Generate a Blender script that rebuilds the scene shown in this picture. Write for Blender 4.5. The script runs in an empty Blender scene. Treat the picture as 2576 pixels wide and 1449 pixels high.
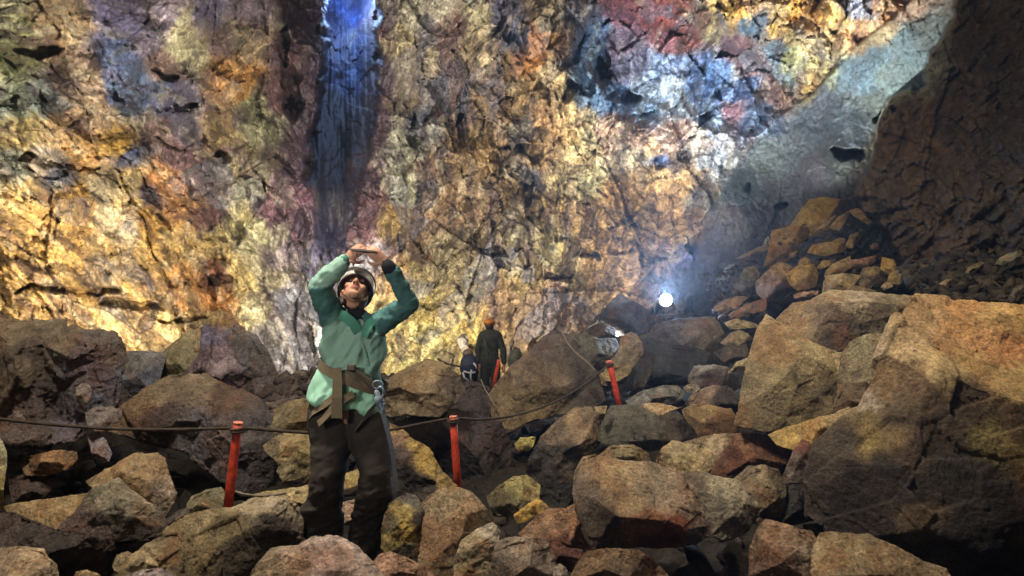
import bpy, bmesh, math, random
import numpy as np
from mathutils import Vector, Matrix, geometry

random.seed(7)
SC = bpy.context.scene
COL = SC.collection
# ------------------------------------------------------------------ camera
FPX, CX, CY = 1717.0, 1288.0, 724.5          # focal length and centre in a 2576 x 1449 frame
PITCH = math.radians(5.0)
CAM = np.array([0.0, 0.0, 1.30])
CF = np.array([0, math.cos(PITCH), math.sin(PITCH)])
CU = np.array([0, -math.sin(PITCH), math.cos(PITCH)])
CR = np.array([1.0, 0, 0])

def at(px, py, D):
    "the point of the cave seen in direction (px, py), D metres away along the view axis"
    return CAM + D * (CF + CR * ((px - CX) / FPX) - CU * ((py - CY) / FPX))

def to_px(P):
    d = P - CAM
    f = np.maximum(d @ CF, 1e-3)
    return CX + FPX * (d @ CR) / f, CY - FPX * (d @ CU) / f

def V(a): return Vector((float(a[0]), float(a[1]), float(a[2])))

def lin(h):
    h = h.lstrip('#')
    c = np.array([int(h[i:i+2], 16) / 255 for i in (0, 2, 4)])
    return np.where(c <= 0.04045, c / 12.92, ((c + 0.055) / 1.055) ** 2.4)

def sstep(x, a, b):
    t = np.clip((x - a) / (b - a), 0, 1)
    return t * t * (3 - 2 * t)

# ------------------------------------------------------------------ noise (numpy)
def _hash(ix, iy, iz, seed):
    h = (ix.astype(np.int64) * 374761393 + iy.astype(np.int64) * 668265263 +
         iz.astype(np.int64) * 2147483647 + seed * 1274126177) & 0xFFFFFFFF
    h = ((h ^ (h >> 13)) * 1274126177) & 0xFFFFFFFF
    h = ((h ^ (h >> 16)) * 2246822519) & 0xFFFFFFFF
    return h ^ (h >> 15)

def vnoise(p, seed=0):
    i = np.floor(p); f = p - i
    i = i.astype(np.int64)
    u = f * f * f * (f * (f * 6 - 15) + 10)
    r = np.zeros(len(p))
    for dx in (0, 1):
        wx = u[:, 0] if dx else 1 - u[:, 0]
        for dy in (0, 1):
            wy = u[:, 1] if dy else 1 - u[:, 1]
            for dz in (0, 1):
                wz = u[:, 2] if dz else 1 - u[:, 2]
                r += wx * wy * wz * (_hash(i[:, 0] + dx, i[:, 1] + dy, i[:, 2] + dz, seed) / 4294967295.0)
    return r * 2 - 1

def fbm(p, octs=4, seed=0, gain=0.5):
    a, s, t = 1.0, 0.0, 0.0
    q = np.asarray(p, float).copy()
    for o in range(octs):
        s = s + a * vnoise(q, seed + o * 17)
        t += a; a *= gain
        q = q * 2.03 + 11.7
    return s / t

def cells(p, seed=0):
    "nearest jittered cell: F1, F2, tilt offset (a random plane per cell), random id"
    i = np.floor(p).astype(np.int64)
    n = len(p)
    F1 = np.full(n, 9.0); F2 = np.full(n, 9.0)
    tilt = np.zeros(n); rid = np.zeros(n)
    for dx in (-1, 0, 1):
        for dy in (-1, 0, 1):
            for dz in (-1, 0, 1):
                x, y, z = i[:, 0] + dx, i[:, 1] + dy, i[:, 2] + dz
                h1 = _hash(x, y, z, seed) ; h2 = _hash(x, y, z, seed + 101); h3 = _hash(x, y, z, seed + 211)
                r1, r2, r3 = h1 / 4294967295.0, h2 / 4294967295.0, h3 / 4294967295.0
                ex = p[:, 0] - (x + r1); ey = p[:, 1] - (y + r2); ez = p[:, 2] - (z + r3)
                d = np.sqrt(ex * ex + ey * ey + ez * ez)
                g1 = (h2 & 0xFFFF) / 32767.5 - 1; g2 = (h3 & 0xFFFF) / 32767.5 - 1; g3 = (h1 & 0xFFFF) / 32767.5 - 1
                tl = ex * g1 + ey * g2 + ez * g3
                near = d < F1
                F2 = np.where(near, F1, np.minimum(F2, d))
                tilt = np.where(near, tl + 0.35 * g2, tilt)
                rid = np.where(near, (h3 >> 8 & 0xFFFF) / 65535.0, rid)
                F1 = np.where(near, d, F1)
    return F1, F2, tilt, rid

# ------------------------------------------------------------------ object helpers
def tag(o, label=None, cat=None, group=None, kind=None):
    if label: o['label'] = label
    if cat: o['category'] = cat
    if group: o['group'] = group
    if kind: o['kind'] = kind
    return o

def link(name, me, mat=None, parent=None, smooth=True):
    o = bpy.data.objects.new(name, me); COL.objects.link(o)
    if mat: me.materials.append(mat)
    if parent: o.parent = parent
    if smooth and len(me.polygons):
        me.polygons.foreach_set('use_smooth', np.ones(len(me.polygons), bool))
    return o

def empty(name, loc, label, cat, group=None):
    o = bpy.data.objects.new(name, None); COL.objects.link(o)
    o.location = V(loc); o.empty_display_size = 0.1
    return tag(o, label, cat, group)

def mesh_np(name, verts, faces):
    me = bpy.data.meshes.new(name)
    verts = np.asarray(verts, np.float32); faces = np.asarray(faces, np.int32)
    n, k = faces.shape
    me.vertices.add(len(verts)); me.vertices.foreach_set('co', verts.ravel())
    me.loops.add(n * k); me.loops.foreach_set('vertex_index', faces.ravel())
    me.polygons.add(n); me.polygons.foreach_set('loop_start', np.arange(n, dtype=np.int32) * k)
    me.update(calc_edges=True)
    return me

def set_col(me, rgb, name='Col'):
    rgb = np.clip(np.asarray(rgb, np.float32), 0, 1)
    a = me.color_attributes.new(name, 'FLOAT_COLOR', 'POINT')
    a.data.foreach_set('color', np.concatenate([rgb, np.ones((len(rgb), 1), np.float32)], 1).ravel())

def co_of(me):
    c = np.empty(len(me.vertices) * 3, np.float32); me.vertices.foreach_get('co', c)
    return c.reshape(-1, 3).astype(float)

def no_of(me):
    c = np.empty(len(me.vertices) * 3, np.float32); me.vertex_normals.foreach_get('vector', c)
    return c.reshape(-1, 3).astype(float)

def put_co(me, c):
    me.vertices.foreach_set('co', np.asarray(c, np.float32).ravel()); me.update()

def edges_of(me):
    e = np.empty(len(me.edges) * 2, np.int32); me.edges.foreach_get('vertices', e)
    return e.reshape(-1, 2)

def relax(c, e, it, k=0.5):
    deg = np.bincount(e.ravel(), minlength=len(c))[:, None].clip(1)
    for _ in range(it):
        s = np.zeros_like(c)
        for ax in range(3):
            s[:, ax] = np.bincount(e[:, 0], c[e[:, 1], ax], len(c)) + np.bincount(e[:, 1], c[e[:, 0], ax], len(c))
        c = c * (1 - k) + k * s / deg
    return c

# shapes collected as (verts, faces) and joined
class Shape:
    def __init__(s): s.v = []; s.f = []; s.n = 0
    def add(s, v, f):
        s.v.extend([tuple(map(float, x)) for x in v]); s.f.extend([tuple(i + s.n for i in q) for q in f]); s.n += len(v)
        return s
    def loft(s, rings):
        k = len(rings[0]); v = [p for r in rings for p in r]; f = []
        for i in range(len(rings) - 1):
            for j in range(k):
                j2 = (j + 1) % k
                f.append((i*k+j, i*k+j2, (i+1)*k+j2, (i+1)*k+j))
        f.append(tuple(reversed(range(k)))); f.append(tuple((len(rings)-1)*k + j for j in range(k)))
        return s.add(v, f)
    def tube(s, pts, rad, k=12, flat=1.0, hint=(0, -1, 0)):
        "tapered tube with rounded ends; flat squeezes it along the hint direction"
        pts = [np.asarray(p, float) for p in pts]
        if not hasattr(rad, '__len__'): rad = [rad] * len(pts)
        rings = []; hint = np.asarray(hint, float); last = None
        t0 = pts[1] - pts[0]; t1 = pts[-1] - pts[-2]
        P = [pts[0] - t0/np.linalg.norm(t0)*rad[0]*.8] + pts + [pts[-1] + t1/np.linalg.norm(t1)*rad[-1]*.8]
        R = [rad[0]*.45] + list(rad) + [rad[-1]*.45]
        for i, p in enumerate(P):
            t = P[min(i+1, len(P)-1)] - P[max(i-1, 0)]; t = t/np.linalg.norm(t)
            a = hint - t * (hint @ t)
            if np.linalg.norm(a) < 1e-3:
                h2 = np.array([1.0, .3, .2]); a = h2 - t*(h2 @ t)
            a /= np.linalg.norm(a); b = np.cross(t, a)
            rings.append([p + R[i]*(flat*a*math.cos(q) + b*math.sin(q)) for q in np.linspace(0, 2*math.pi, k, endpoint=False)])
        return s.loft(rings)
    def ball(s, c, r, k=14, m=10, axes=None):
        c = np.asarray(c, float); r = np.broadcast_to(np.asarray(r, float), 3)
        A = np.eye(3) if axes is None else np.asarray(axes)
        rings = []
        for i in range(m + 1):
            th = math.pi * (i + .0) / m; th = min(max(th, .02), math.pi - .02)
            rings.append([c + A.T @ (r * np.array([math.sin(th)*math.cos(q), math.sin(th)*math.sin(q), math.cos(th)]))
                          for q in np.linspace(0, 2*math.pi, k, endpoint=False)])
        return s.loft(rings)
    def box(s, c, size, axes=None):
        c = np.asarray(c, float); h = np.asarray(size, float)/2
        A = np.eye(3) if axes is None else np.asarray(axes)
        v = [c + A.T @ (h*np.array(q)) for q in ((-1,-1,-1),(1,-1,-1),(1,1,-1),(-1,1,-1),(-1,-1,1),(1,-1,1),(1,1,1),(-1,1,1))]
        return s.add(v, [(0,3,2,1),(4,5,6,7),(0,1,5,4),(1,2,6,5),(2,3,7,6),(3,0,4,7)])
    def ribbon(s, pts, wdirs, width, thick=0.004):
        "flat strap following pts; wdirs is its width direction (one, or one per point)"
        pts = [np.asarray(p, float) for p in pts]; rings = []
        one = not hasattr(wdirs[0], '__len__')
        for i, p in enumerate(pts):
            t = pts[min(i+1, len(pts)-1)] - pts[max(i-1, 0)]; t /= np.linalg.norm(t)
            w = np.asarray(wdirs if one else wdirs[i], float); w = w - t*(w @ t); w /= np.linalg.norm(w)
            n = np.cross(t, w)
            hw = (width if not hasattr(width, '__len__') else width[i]) / 2
            rings.append([p - w*hw - n*thick/2, p + w*hw - n*thick/2, p + w*hw + n*thick/2, p - w*hw + n*thick/2])
        return s.loft(rings)
    def mesh(s, name):
        me = bpy.data.meshes.new(name); me.from_pydata(s.v, [], s.f); me.update()
        bm = bmesh.new(); bm.from_mesh(me); bmesh.ops.recalc_face_normals(bm, faces=bm.faces); bm.to_mesh(me); bm.free()
        return me
    def fused(s, name, voxel, it=4):
        "the shapes fused into one continuous skin"
        me = s.mesh(name + '_raw')
        o = bpy.data.objects.new('raw', me); COL.objects.link(o)
        m = o.modifiers.new('r', 'REMESH'); m.mode = 'VOXEL'; m.voxel_size = voxel
        dg = bpy.context.evaluated_depsgraph_get(); dg.update()
        out = bpy.data.meshes.new_from_object(o.evaluated_get(dg))
        bpy.data.objects.remove(o); bpy.data.meshes.remove(me)
        out.name = name
        put_co(out, relax(co_of(out), edges_of(out), it))
        return out

# ------------------------------------------------------------------ materials
def nodes_of(name):
    m = bpy.data.materials.new(name); m.use_nodes = True
    nt = m.node_tree
    return m, nt, nt.nodes['Principled BSDF']

def stone_mat(name, scale, bump, rough=0.85, lo=0.55, hi=1.4, dist=0.02, spec=0.3, grain=4.5):
    "stone whose broad colouring is mineral colour, with some painted light, on the mesh, broken up by procedural grain"
    m, nt, b = nodes_of(name); N = nt.nodes; L = nt.links
    at_ = N.new('ShaderNodeAttribute'); at_.attribute_name = 'Col'
    tc = N.new('ShaderNodeTexCoord')
    n1 = N.new('ShaderNodeTexNoise'); n1.inputs['Scale'].default_value = scale; n1.inputs['Detail'].default_value = 6; n1.inputs['Roughness'].default_value = 0.68
    L.new(tc.outputs['Object'], n1.inputs['Vector'])
    mr = N.new('ShaderNodeMapRange'); mr.inputs[1].default_value = 0.32; mr.inputs[2].default_value = 0.68; mr.inputs[3].default_value = lo; mr.inputs[4].default_value = hi
    L.new(n1.outputs['Fac'], mr.inputs[0])
    # fine grain and dark pores
    n3 = N.new('ShaderNodeTexNoise'); n3.inputs['Scale'].default_value = scale * grain; n3.inputs['Detail'].default_value = 3; n3.inputs['Roughness'].default_value = 0.7
    L.new(tc.outputs['Object'], n3.inputs['Vector'])
    m3 = N.new('ShaderNodeMapRange'); m3.inputs[1].default_value = 0.36; m3.inputs[2].default_value = 0.62; m3.inputs[3].default_value = 0.56; m3.inputs[4].default_value = 1.18
    L.new(n3.outputs['Fac'], m3.inputs[0])
    mm = N.new('ShaderNodeMath'); mm.operation = 'MULTIPLY'; L.new(mr.outputs[0], mm.inputs[0]); L.new(m3.outputs[0], mm.inputs[1])
    mx = N.new('ShaderNodeMix'); mx.data_type = 'RGBA'; mx.blend_type = 'MULTIPLY'; mx.inputs[0].default_value = 1
    L.new(at_.outputs['Color'], mx.inputs[6]); L.new(mm.outputs[0], mx.inputs[7])
    L.new(mx.outputs[2], b.inputs['Base Color'])
    n2 = N.new('ShaderNodeTexNoise'); n2.inputs['Scale'].default_value = scale * 2.6; n2.inputs['Detail'].default_value = 6; n2.inputs['Roughness'].default_value = 0.7
    L.new(tc.outputs['Object'], n2.inputs['Vector'])
    bp = N.new('ShaderNodeBump'); bp.inputs['Strength'].default_value = bump; bp.inputs['Distance'].default_value = dist
    L.new(n2.outputs['Fac'], bp.inputs['Height']); L.new(bp.outputs[0], b.inputs['Normal'])
    b.inputs['Roughness'].default_value = rough
    b.inputs['Specular IOR Level'].default_value = spec
    return m

def plain_mat(name, col, rough=0.7, scale=60, var=0.25, bump=0.2, dist=0.003, metal=0.0, attr=False):
    m, nt, b = nodes_of(name); N = nt.nodes; L = nt.links
    tc = N.new('ShaderNodeTexCoord')
    n1 = N.new('ShaderNodeTexNoise'); n1.inputs['Scale'].default_value = scale; n1.inputs['Detail'].default_value = 5
    L.new(tc.outputs['Object'], n1.inputs['Vector'])
    mr = N.new('ShaderNodeMapRange'); mr.inputs[1].default_value = 0.3; mr.inputs[2].default_value = 0.7
    mr.inputs[3].default_value = 1 - var; mr.inputs[4].default_value = 1 + var
    L.new(n1.outputs['Fac'], mr.inputs[0])
    mx = N.new('ShaderNodeMix'); mx.data_type = 'RGBA'; mx.blend_type = 'MULTIPLY'; mx.inputs[0].default_value = 1
    if attr:
        a = N.new('ShaderNodeAttribute'); a.attribute_name = 'Col'; L.new(a.outputs['Color'], mx.inputs[6])
    else:
        c = lin(col); mx.inputs[6].default_value = (c[0], c[1], c[2], 1)
    L.new(mr.outputs[0], mx.inputs[7]); L.new(mx.outputs[2], b.inputs['Base Color'])
    bp = N.new('ShaderNodeBump'); bp.inputs['Strength'].default_value = bump; bp.inputs['Distance'].default_value = dist
    L.new(n1.outputs['Fac'], bp.inputs['Height']); L.new(bp.outputs[0], b.inputs['Normal'])
    b.inputs['Roughness'].default_value = rough; b.inputs['Metallic'].default_value = metal
    return m

def glow_mat(name, col, strength):
    m, nt, b = nodes_of(name)
    b.inputs['Base Color'].default_value = (.8, .8, .8, 1)
    b.inputs['Emission Color'].default_value = (*col, 1); b.inputs['Emission Strength'].default_value = strength
    return m

M_WALL = stone_mat('cave_wall_stone', 2.6, 0.6, rough=0.62, lo=0.68, hi=1.35, dist=0.10, spec=0.5, grain=4)
M_ROCK = stone_mat('boulder_stone', 13, 0.85, rough=0.78, lo=0.66, hi=1.32, dist=0.026)
M_FLOOR = stone_mat('rubble_stone', 7, 0.8, rough=0.9, lo=0.5, hi=1.4, dist=0.04)
# ================================================================== CAVE WALL
def idw(px, py, pts, power=3.0, soft=60.0):
    x = np.array([p[0] for p in pts], float); y = np.array([p[1] for p in pts], float)
    val = np.array([p[2] for p in pts], float)
    if val.ndim == 1: val = val[:, None]
    num = np.zeros((len(px), val.shape[1])); den = np.zeros(len(px))
    for k in range(len(pts)):
        w = 1.0 / ((px - x[k])**2 + (py - y[k])**2 + soft*soft)**(power/2)
        num += w[:, None]*val[k]; den += w
    return num/den[:, None]

DEPTH = [(-600,300,9),(-300,700,10),(-300,100,10),(0,800,13),(0,400,12.5),(0,0,11.5),(200,200,14),(400,860,16),(400,500,16.5),(400,0,15.5),(650,880,19),
 (650,500,20),(650,0,19),(760,300,23),(760,0,23),(780,650,22),(900,650,22.5),(1000,900,22),(1000,450,21.5),(1000,0,20),(1230,880,21),(1300,400,20.5),(1300,0,17.5),
 (1430,200,18.5),(1450,600,20),(1450,800,19.5),(1650,250,21.5),(1750,180,21),(1600,120,20.5),(1850,200,20),(1550,350,19.5),(1600,500,19.5),(1700,700,18.5),(1750,350,19),
 (1650,-50,17),(1900,0,17),(2050,60,16.5),(1950,300,18.5),(1850,550,17),(2150,450,15.5),(2250,0,15),(2576,400,13),(2576,0,12),(2900,300,9),(2900,800,8),
 (0,-400,8.5),(700,-400,15),(1300,-400,12.5),(2000,-400,11),(2600,-400,8),(1300,-1200,8),(0,-1200,6),(2600,-1200,6)]

def build_wall():
    azs = np.concatenate([np.arange(-40, 40.01, 0.078), np.arange(43, 317.1, 5)])
    els = np.concatenate([np.arange(-26, -9, 2.0), np.arange(-8.9, 31.5, 0.078), np.arange(33, 74, 2.5)])
    A, E = np.meshgrid(np.radians(azs), np.radians(els), indexing='ij')
    na, ne = A.shape
    d = np.stack([np.sin(A)*np.cos(E), np.cos(A)*np.cos(E), np.sin(E)], -1).reshape(-1, 3)
    cf = d @ CF
    front = sstep(cf, 0.40, 0.62)
    cfs = np.maximum(cf, 0.35)
    px = CX + FPX*(d @ CR)/cfs; py = CY - FPX*(d @ CU)/cfs
    px = np.clip(px, -1500, 4200); py = np.clip(py, -1900, 2300)
    dep = idw(px, py, DEPTH, 3.2, 70)[:, 0]
    q2 = np.stack([px, py, np.zeros_like(px)], 1)
    # ragged edge coordinates
    ex = px + 22*fbm(q2/90, 4, 5); ey = py + 22*fbm(q2/90, 4, 9)
    fx = px + 14*fbm(q2/40, 4, 25) + 18*fbm(q2/np.array([24, 34, 1]), 4, 29)
    # the chimney: a tall recess narrowing downwards
    yk = [-2000, 0, 120, 250, 400, 500, 580, 640]
    xl = np.interp(py, yk, [815, 818, 812, 800, 775, 765, 775, 800])
    xr = np.interp(py, yk, [975, 952, 950, 948, 935, 905, 880, 850])
    w = np.minimum(fx - xl, xr - fx)
    ch = sstep(w, -8, 12) * sstep(640 - ey, 0, 60)
    side = sstep(w, -150, 0)*sstep(700 - ey, 0, 200)             # broken cheeks around the chimney
    # inside: two slabs meeting in a V that runs down the middle
    vmid = np.interp(py, [-500, 0, 200, 420, 620], [900, 890, 868, 845, 835])
    inner = (1.6 + 9*sstep(640 - py, 0, 480) + 5*sstep(350 - py, 0, 500)) - 0.02*np.abs(px - vmid)
    dep = dep + ch*inner + 1.3*side*(1 - ch)
    # the bluish alcove high up in the middle
    alc = [(1440,130),(1470,60),(1530,20),(1640,60),(1760,90),(1870,130),(1945,190),(1960,260),(1900,320),(1760,310),(1640,290),(1500,290),(1460,220)]
    m_alc = poly_mask(ex, ey, alc, 12)
    dep += 0.55*m_alc
    # the smooth grey slab standing out on the right, its edge running up to the right
    slab = [(2345,-60),(2250,40),(2150,120),(2050,235),(1960,290),(1880,380),(1830,450),(1760,560),(1740,700),(1760,900),(2600,900),(2600,-60)]
    m_slab = poly_mask(ex*0.4+px*0.6, ey*0.4+py*0.6, slab, 5)
    dep = dep - m_slab*0.2
    # the dark near wall on the right
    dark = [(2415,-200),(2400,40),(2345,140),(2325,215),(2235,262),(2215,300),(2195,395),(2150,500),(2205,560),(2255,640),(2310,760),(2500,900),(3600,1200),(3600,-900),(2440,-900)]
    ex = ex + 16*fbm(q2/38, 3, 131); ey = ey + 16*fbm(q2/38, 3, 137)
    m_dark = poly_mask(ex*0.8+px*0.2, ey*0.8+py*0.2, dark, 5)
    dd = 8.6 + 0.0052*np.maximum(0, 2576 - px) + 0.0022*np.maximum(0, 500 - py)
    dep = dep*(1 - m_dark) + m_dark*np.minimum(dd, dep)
    # open pockets in the rock
    for hx, hy, hw, hh2, hd in POCKETS:
        e = np.sqrt(((ex - hx)/hw)**2 + ((ey - hy)/hh2)**2)
        dep = dep + hd*sstep(1.1 - e, 0, .35)
    # ---- fractured relief.  Bedding runs down to the right on the left wall and steepens to the chimney
    X = np.clip(px, -800, 860)
    slope = np.interp(X, [-800, 0, 400, 650, 800, 860], [0.30, 0.50, 0.95, 1.9, 4.0, 6.0])
    xs = np.linspace(-800, 860, 400); sl = np.interp(xs, [-800, 0, 400, 650, 800, 860], [0.30, 0.50, 0.95, 1.9, 4.0, 6.0])
    Fi = np.concatenate([[0], np.cumsum((sl[1:] + sl[:-1])/2*np.diff(xs))])
    cosf = 1/np.sqrt(1 + slope**2)
    bL = (py - np.interp(X, xs, Fi))*np.interp(X, [0, 860], [0.85, 0.3]); aL = px*0.75 + py*0.6
    bR = px + 0.12*py + 18*np.sin(py/130); aR = py - 0.05*px
    left = (px < 870)
    a = np.where(left, aL, aR); b = np.where(left, bL, bR + 5000)
    m_alc = m_alc*1.0
    wr = 16*fbm(q2/70, 3, 31); wr2 = 16*fbm(q2/70, 3, 37)
    a2, b2 = a + wr, b + wr2
    st = np.where(left, 1.6, np.where(px < 1500, 1.3, 1.15))
    z0 = np.zeros_like(px)
    smooth = np.maximum(m_slab*0.90, 0.82*ch*sstep(px, 700, 800))
    smooth = np.maximum(smooth*(1 - m_dark), m_dark*0.66)
    mpx = dep/FPX
    def lay(size, amp, seed, crack=0.0, stq=1.0):
        F1, F2, t, rid = cells(np.stack([a2/(size*st*stq), b2/size, z0 + seed*3.1], 1), seed)
        r = -t*amp
        if crack: r = r + crack*(1 - sstep(F2 - F1, 0.0, 0.16))
        return r, rid, F2 - F1
    l1, r1, _ = lay(150, 62, 3)
    l2, r2, e2 = lay(62, 30, 11, 2)
    l3, r3, e3 = lay(27, 19.0, 19, 3)
    l4, r4, e4 = lay(12, 9.0, 23, 2)
    fine = 2.2*fbm(np.stack([a2/9, b2/6, z0], 1), 3, 41)
    ridge = 24*(1 - np.abs(fbm(np.stack([a2/170, b2/55, z0], 1), 4, 47))*2)
    onal = 1 + 0.6*m_alc
    l0, r0, _ = lay(330, 120, 29)
    folds = 70*fbm(np.stack([a2/520, b2/150, z0], 1), 3, 61)
    rel = (0.65*l0 + folds + 0.95*l1*onal + 1.25*l2*onal + ridge)*(1 - smooth) + (1.3*l3 + 0.95*l4)*(1 - 0.85*smooth)*(1 - 0.35*m_alc) + fine*(1 - 0.6*smooth)
    rel += smooth*(14*fbm(q2/np.array([150, 90, 1]), 3, 51) + 4*fbm(q2/35, 3, 53))
    rel += m_dark*(34*fbm(np.stack([(px - .8*py)/300, (px*.62 + py*.78)/46, z0], 1), 4, 63) + 8*fbm(np.stack([(px - .8*py)/70, (px*.62 + py*.78)/14, z0], 1), 3, 65))
    # chimney floor: fluted vertically
    rel += ch*(26*fbm(np.stack([px/16, py/150, z0], 1), 3, 57) + 60*fbm(np.stack([px/45, py/190, z0], 1), 3, 58))
    dep = dep + rel*mpx*front*0.95
    # behind and beside the viewer: a plain rough chamber
    far = 11 + 2.0*fbm(d*2.5, 3, 61) - 3.5*np.clip(d[:, 2], 0, 1)
    rad_front = dep/np.maximum(cf, 0.35)
    R = rad_front*front + (1 - front)*np.clip(far, 5, 30)
    P = CAM + d*R[:, None]
    # ---- mineral colour, with chimney and alcove light painted in
    wa = 1 - 0.6*m_alc
    cpx = px + wa*26*fbm(q2/60, 4, 71) + 10*fbm(q2/18, 3, 72); cpy = py + wa*26*fbm(q2/60, 4, 73) + 10*fbm(q2/18, 3, 74)
    # follow the bedding: patches sample along it
    cpts = [(x, y, lin(c)) for x, y, c in WALL_COL]
    base = idw(cpx, cpy, cpts, 6.5, 12)
    bn = np.stack([a2/st, b2, z0], 1)
    mott = fbm(bn/34, 5, 81, 0.62); mo2 = fbm(bn/14, 4, 85, 0.6); hue = fbm(bn/70, 4, 91); pal = fbm(bn/np.array([40, 26, 1]), 5, 95, .6)
    col = base*(1 + 0.28*mott[:, None])*(1 + 0.40*(r3[:, None] - .5)*(1 - smooth[:, None])*(1 - .6*m_dark[:, None]))*(1 + 0.45*(r2[:, None] - .5)*(1 - .5*smooth[:, None]))
    def mixc(c, hexc, f):
        return c*(1 - f[:, None]) + lin(hexc)*f[:, None]
    sp = vnoise(np.stack([px/4.2, py/4.2, z0], 1), 201); band = fbm(np.stack([a2/120, b2/24, z0], 1), 4, 205)
    crisp = 1 - 0.75*smooth
    col = col*(1 + .14*sp*crisp)[:, None]*(1 + (.22*(r4 > .74) - .22*(r4 < .28))*crisp*(1 - .7*m_dark))[:, None]*(1 + .30*band*crisp)[:, None]
    calm = (1 - 0.8*smooth)*(1 - 0.85*m_dark)
    warm = sstep(-hue, 0.05, 0.4)*calm*(1 - 0.7*m_alc)
    col = mixc(col, '#a8743a', 0.15*warm*sstep(r2, .35, .6))                  # ochre
    col = mixc(col, '#5a4050', .42*sstep(-band, .14, .35)*calm*(1-.8*m_alc))
    col = mixc(col, '#d8cfae', 0.30*sstep(pal, 0.16, 0.42)*calm)               # pale sinter
    col = mixc(col, '#4a3540', 0.42*sstep(-pal, 0.12, 0.36)*calm*(1 - .5*m_alc))     # dark plum scoria
    col = mixc(col, '#53627a', 0.40*(r1 > .84)*(r2 > .6)*calm)       # slate-blue plates
    col = mixc(col, '#2c2420', 0.65*sstep(mo2, 0.16, .42)*calm)
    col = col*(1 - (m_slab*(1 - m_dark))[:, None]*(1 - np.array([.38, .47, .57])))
    col[:, 1] += .45*np.maximum(0, np.minimum(col[:, 0], col[:, 2]) - col[:, 1])
    cheek = side*(1 - ch)*sstep(fbm(q2/50, 4, 207), -.35, .1)*sstep(px, 650, 720)*sstep(1010 - px, 0, 30)*sstep(640 - py, 0, 60)
    col = mixc(col, '#4c3444', .62*cheek)
    pinkness = np.clip((col[:, 0]/np.maximum(col[:, 1], .01) - 1.45)*1.2, 0, 1)*sstep(px, 940, 1000)*(1 - m_alc)*sstep(py, 150, 260)
    och = col.mean(1, keepdims=True)*np.array([1.35, 1.0, .55])
    col = col*(1 - .7*pinkness[:, None]) + och*.7*pinkness[:, None]
    mid = sstep(px, 960, 1040)*sstep(1420 - px, 0, 120)*sstep(py, 180, 300)*sstep(780 - py, 0, 120)
    col = col*(1 - .22*mid)[:, None]
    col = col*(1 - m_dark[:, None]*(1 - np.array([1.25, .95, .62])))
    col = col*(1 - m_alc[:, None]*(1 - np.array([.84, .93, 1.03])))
    col = col*(1 - .15*ch)[:, None]  # shade of the chimney recess put into the colour
    col = col*.92 + col.mean(1, keepdims=True)*.08
    col = np.clip(col*0.78, 0.006, 0.7)
    dull = np.array([0.16, 0.125, 0.085])
    col = col*front[:, None] + dull*(1 - front[:, None])
    idx = np.arange(na*ne).reshape(na, ne)
    i2 = np.roll(idx, -1, 0)
    F = np.stack([idx[:, :-1], i2[:, :-1], i2[:, 1:], idx[:, 1:]], -1).reshape(-1, 4)[:, ::-1]
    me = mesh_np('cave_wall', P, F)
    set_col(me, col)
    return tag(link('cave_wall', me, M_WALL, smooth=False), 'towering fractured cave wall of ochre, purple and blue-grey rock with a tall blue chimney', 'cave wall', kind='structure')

def poly_mask(px, py, poly, soft):
    "1 inside the polygon, 0 outside, soft edge"
    n = len(poly); inside = np.zeros(len(px), bool); dist = np.full(len(px), 1e9)
    for i in range(n):
        x0, y0 = poly[i]; x1, y1 = poly[(i+1) % n]
        if y0 != y1:
            c = ((y0 > py) != (y1 > py)) & (px < (x1-x0)*(py-y0)/(y1-y0) + x0)
            inside ^= c
        ex, ey = x1-x0, y1-y0
        t = np.clip(((px-x0)*ex + (py-y0)*ey)/(ex*ex+ey*ey), 0, 1)
        dist = np.minimum(dist, np.hypot(px-x0-t*ex, py-y0-t*ey))
    s = np.where(inside, dist, -dist)
    return sstep(s, -soft, soft)

POCKETS = [(1519,165,17,44,1.6),(1566,236,42,20,1.5),(1440,235,16,30,.8),(2122,388,48,14,1.5),(1870,480,14,16,.9),(1795,238,14,10,.8),(740,235,26,60,1.8),(720,130,12,70,1.2),(560,400,30,22,.9),(420,190,30,14,.8),(470,270,34,14,.9),
 (90,120,60,14,.8),(1040,330,14,40,.7),(1160,330,10,40,.6),(1325,480,14,46,.6),(1240,640,40,12,.6),(1390,690,36,10,.7),(1480,640,30,10,.6),(120,735,80,10,.7),(330,770,90,12,.9),(450,800,60,10,.8),(250,740,60,10,.8),(560,705,40,14,.8),(1720,395,18,30,.7),(1655,420,12,22,.6),(2230,300,30,16,.8),(1960,520,14,10,.7),(1010,740,10,30,.5),(1100,760,40,8,.5)]
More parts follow.
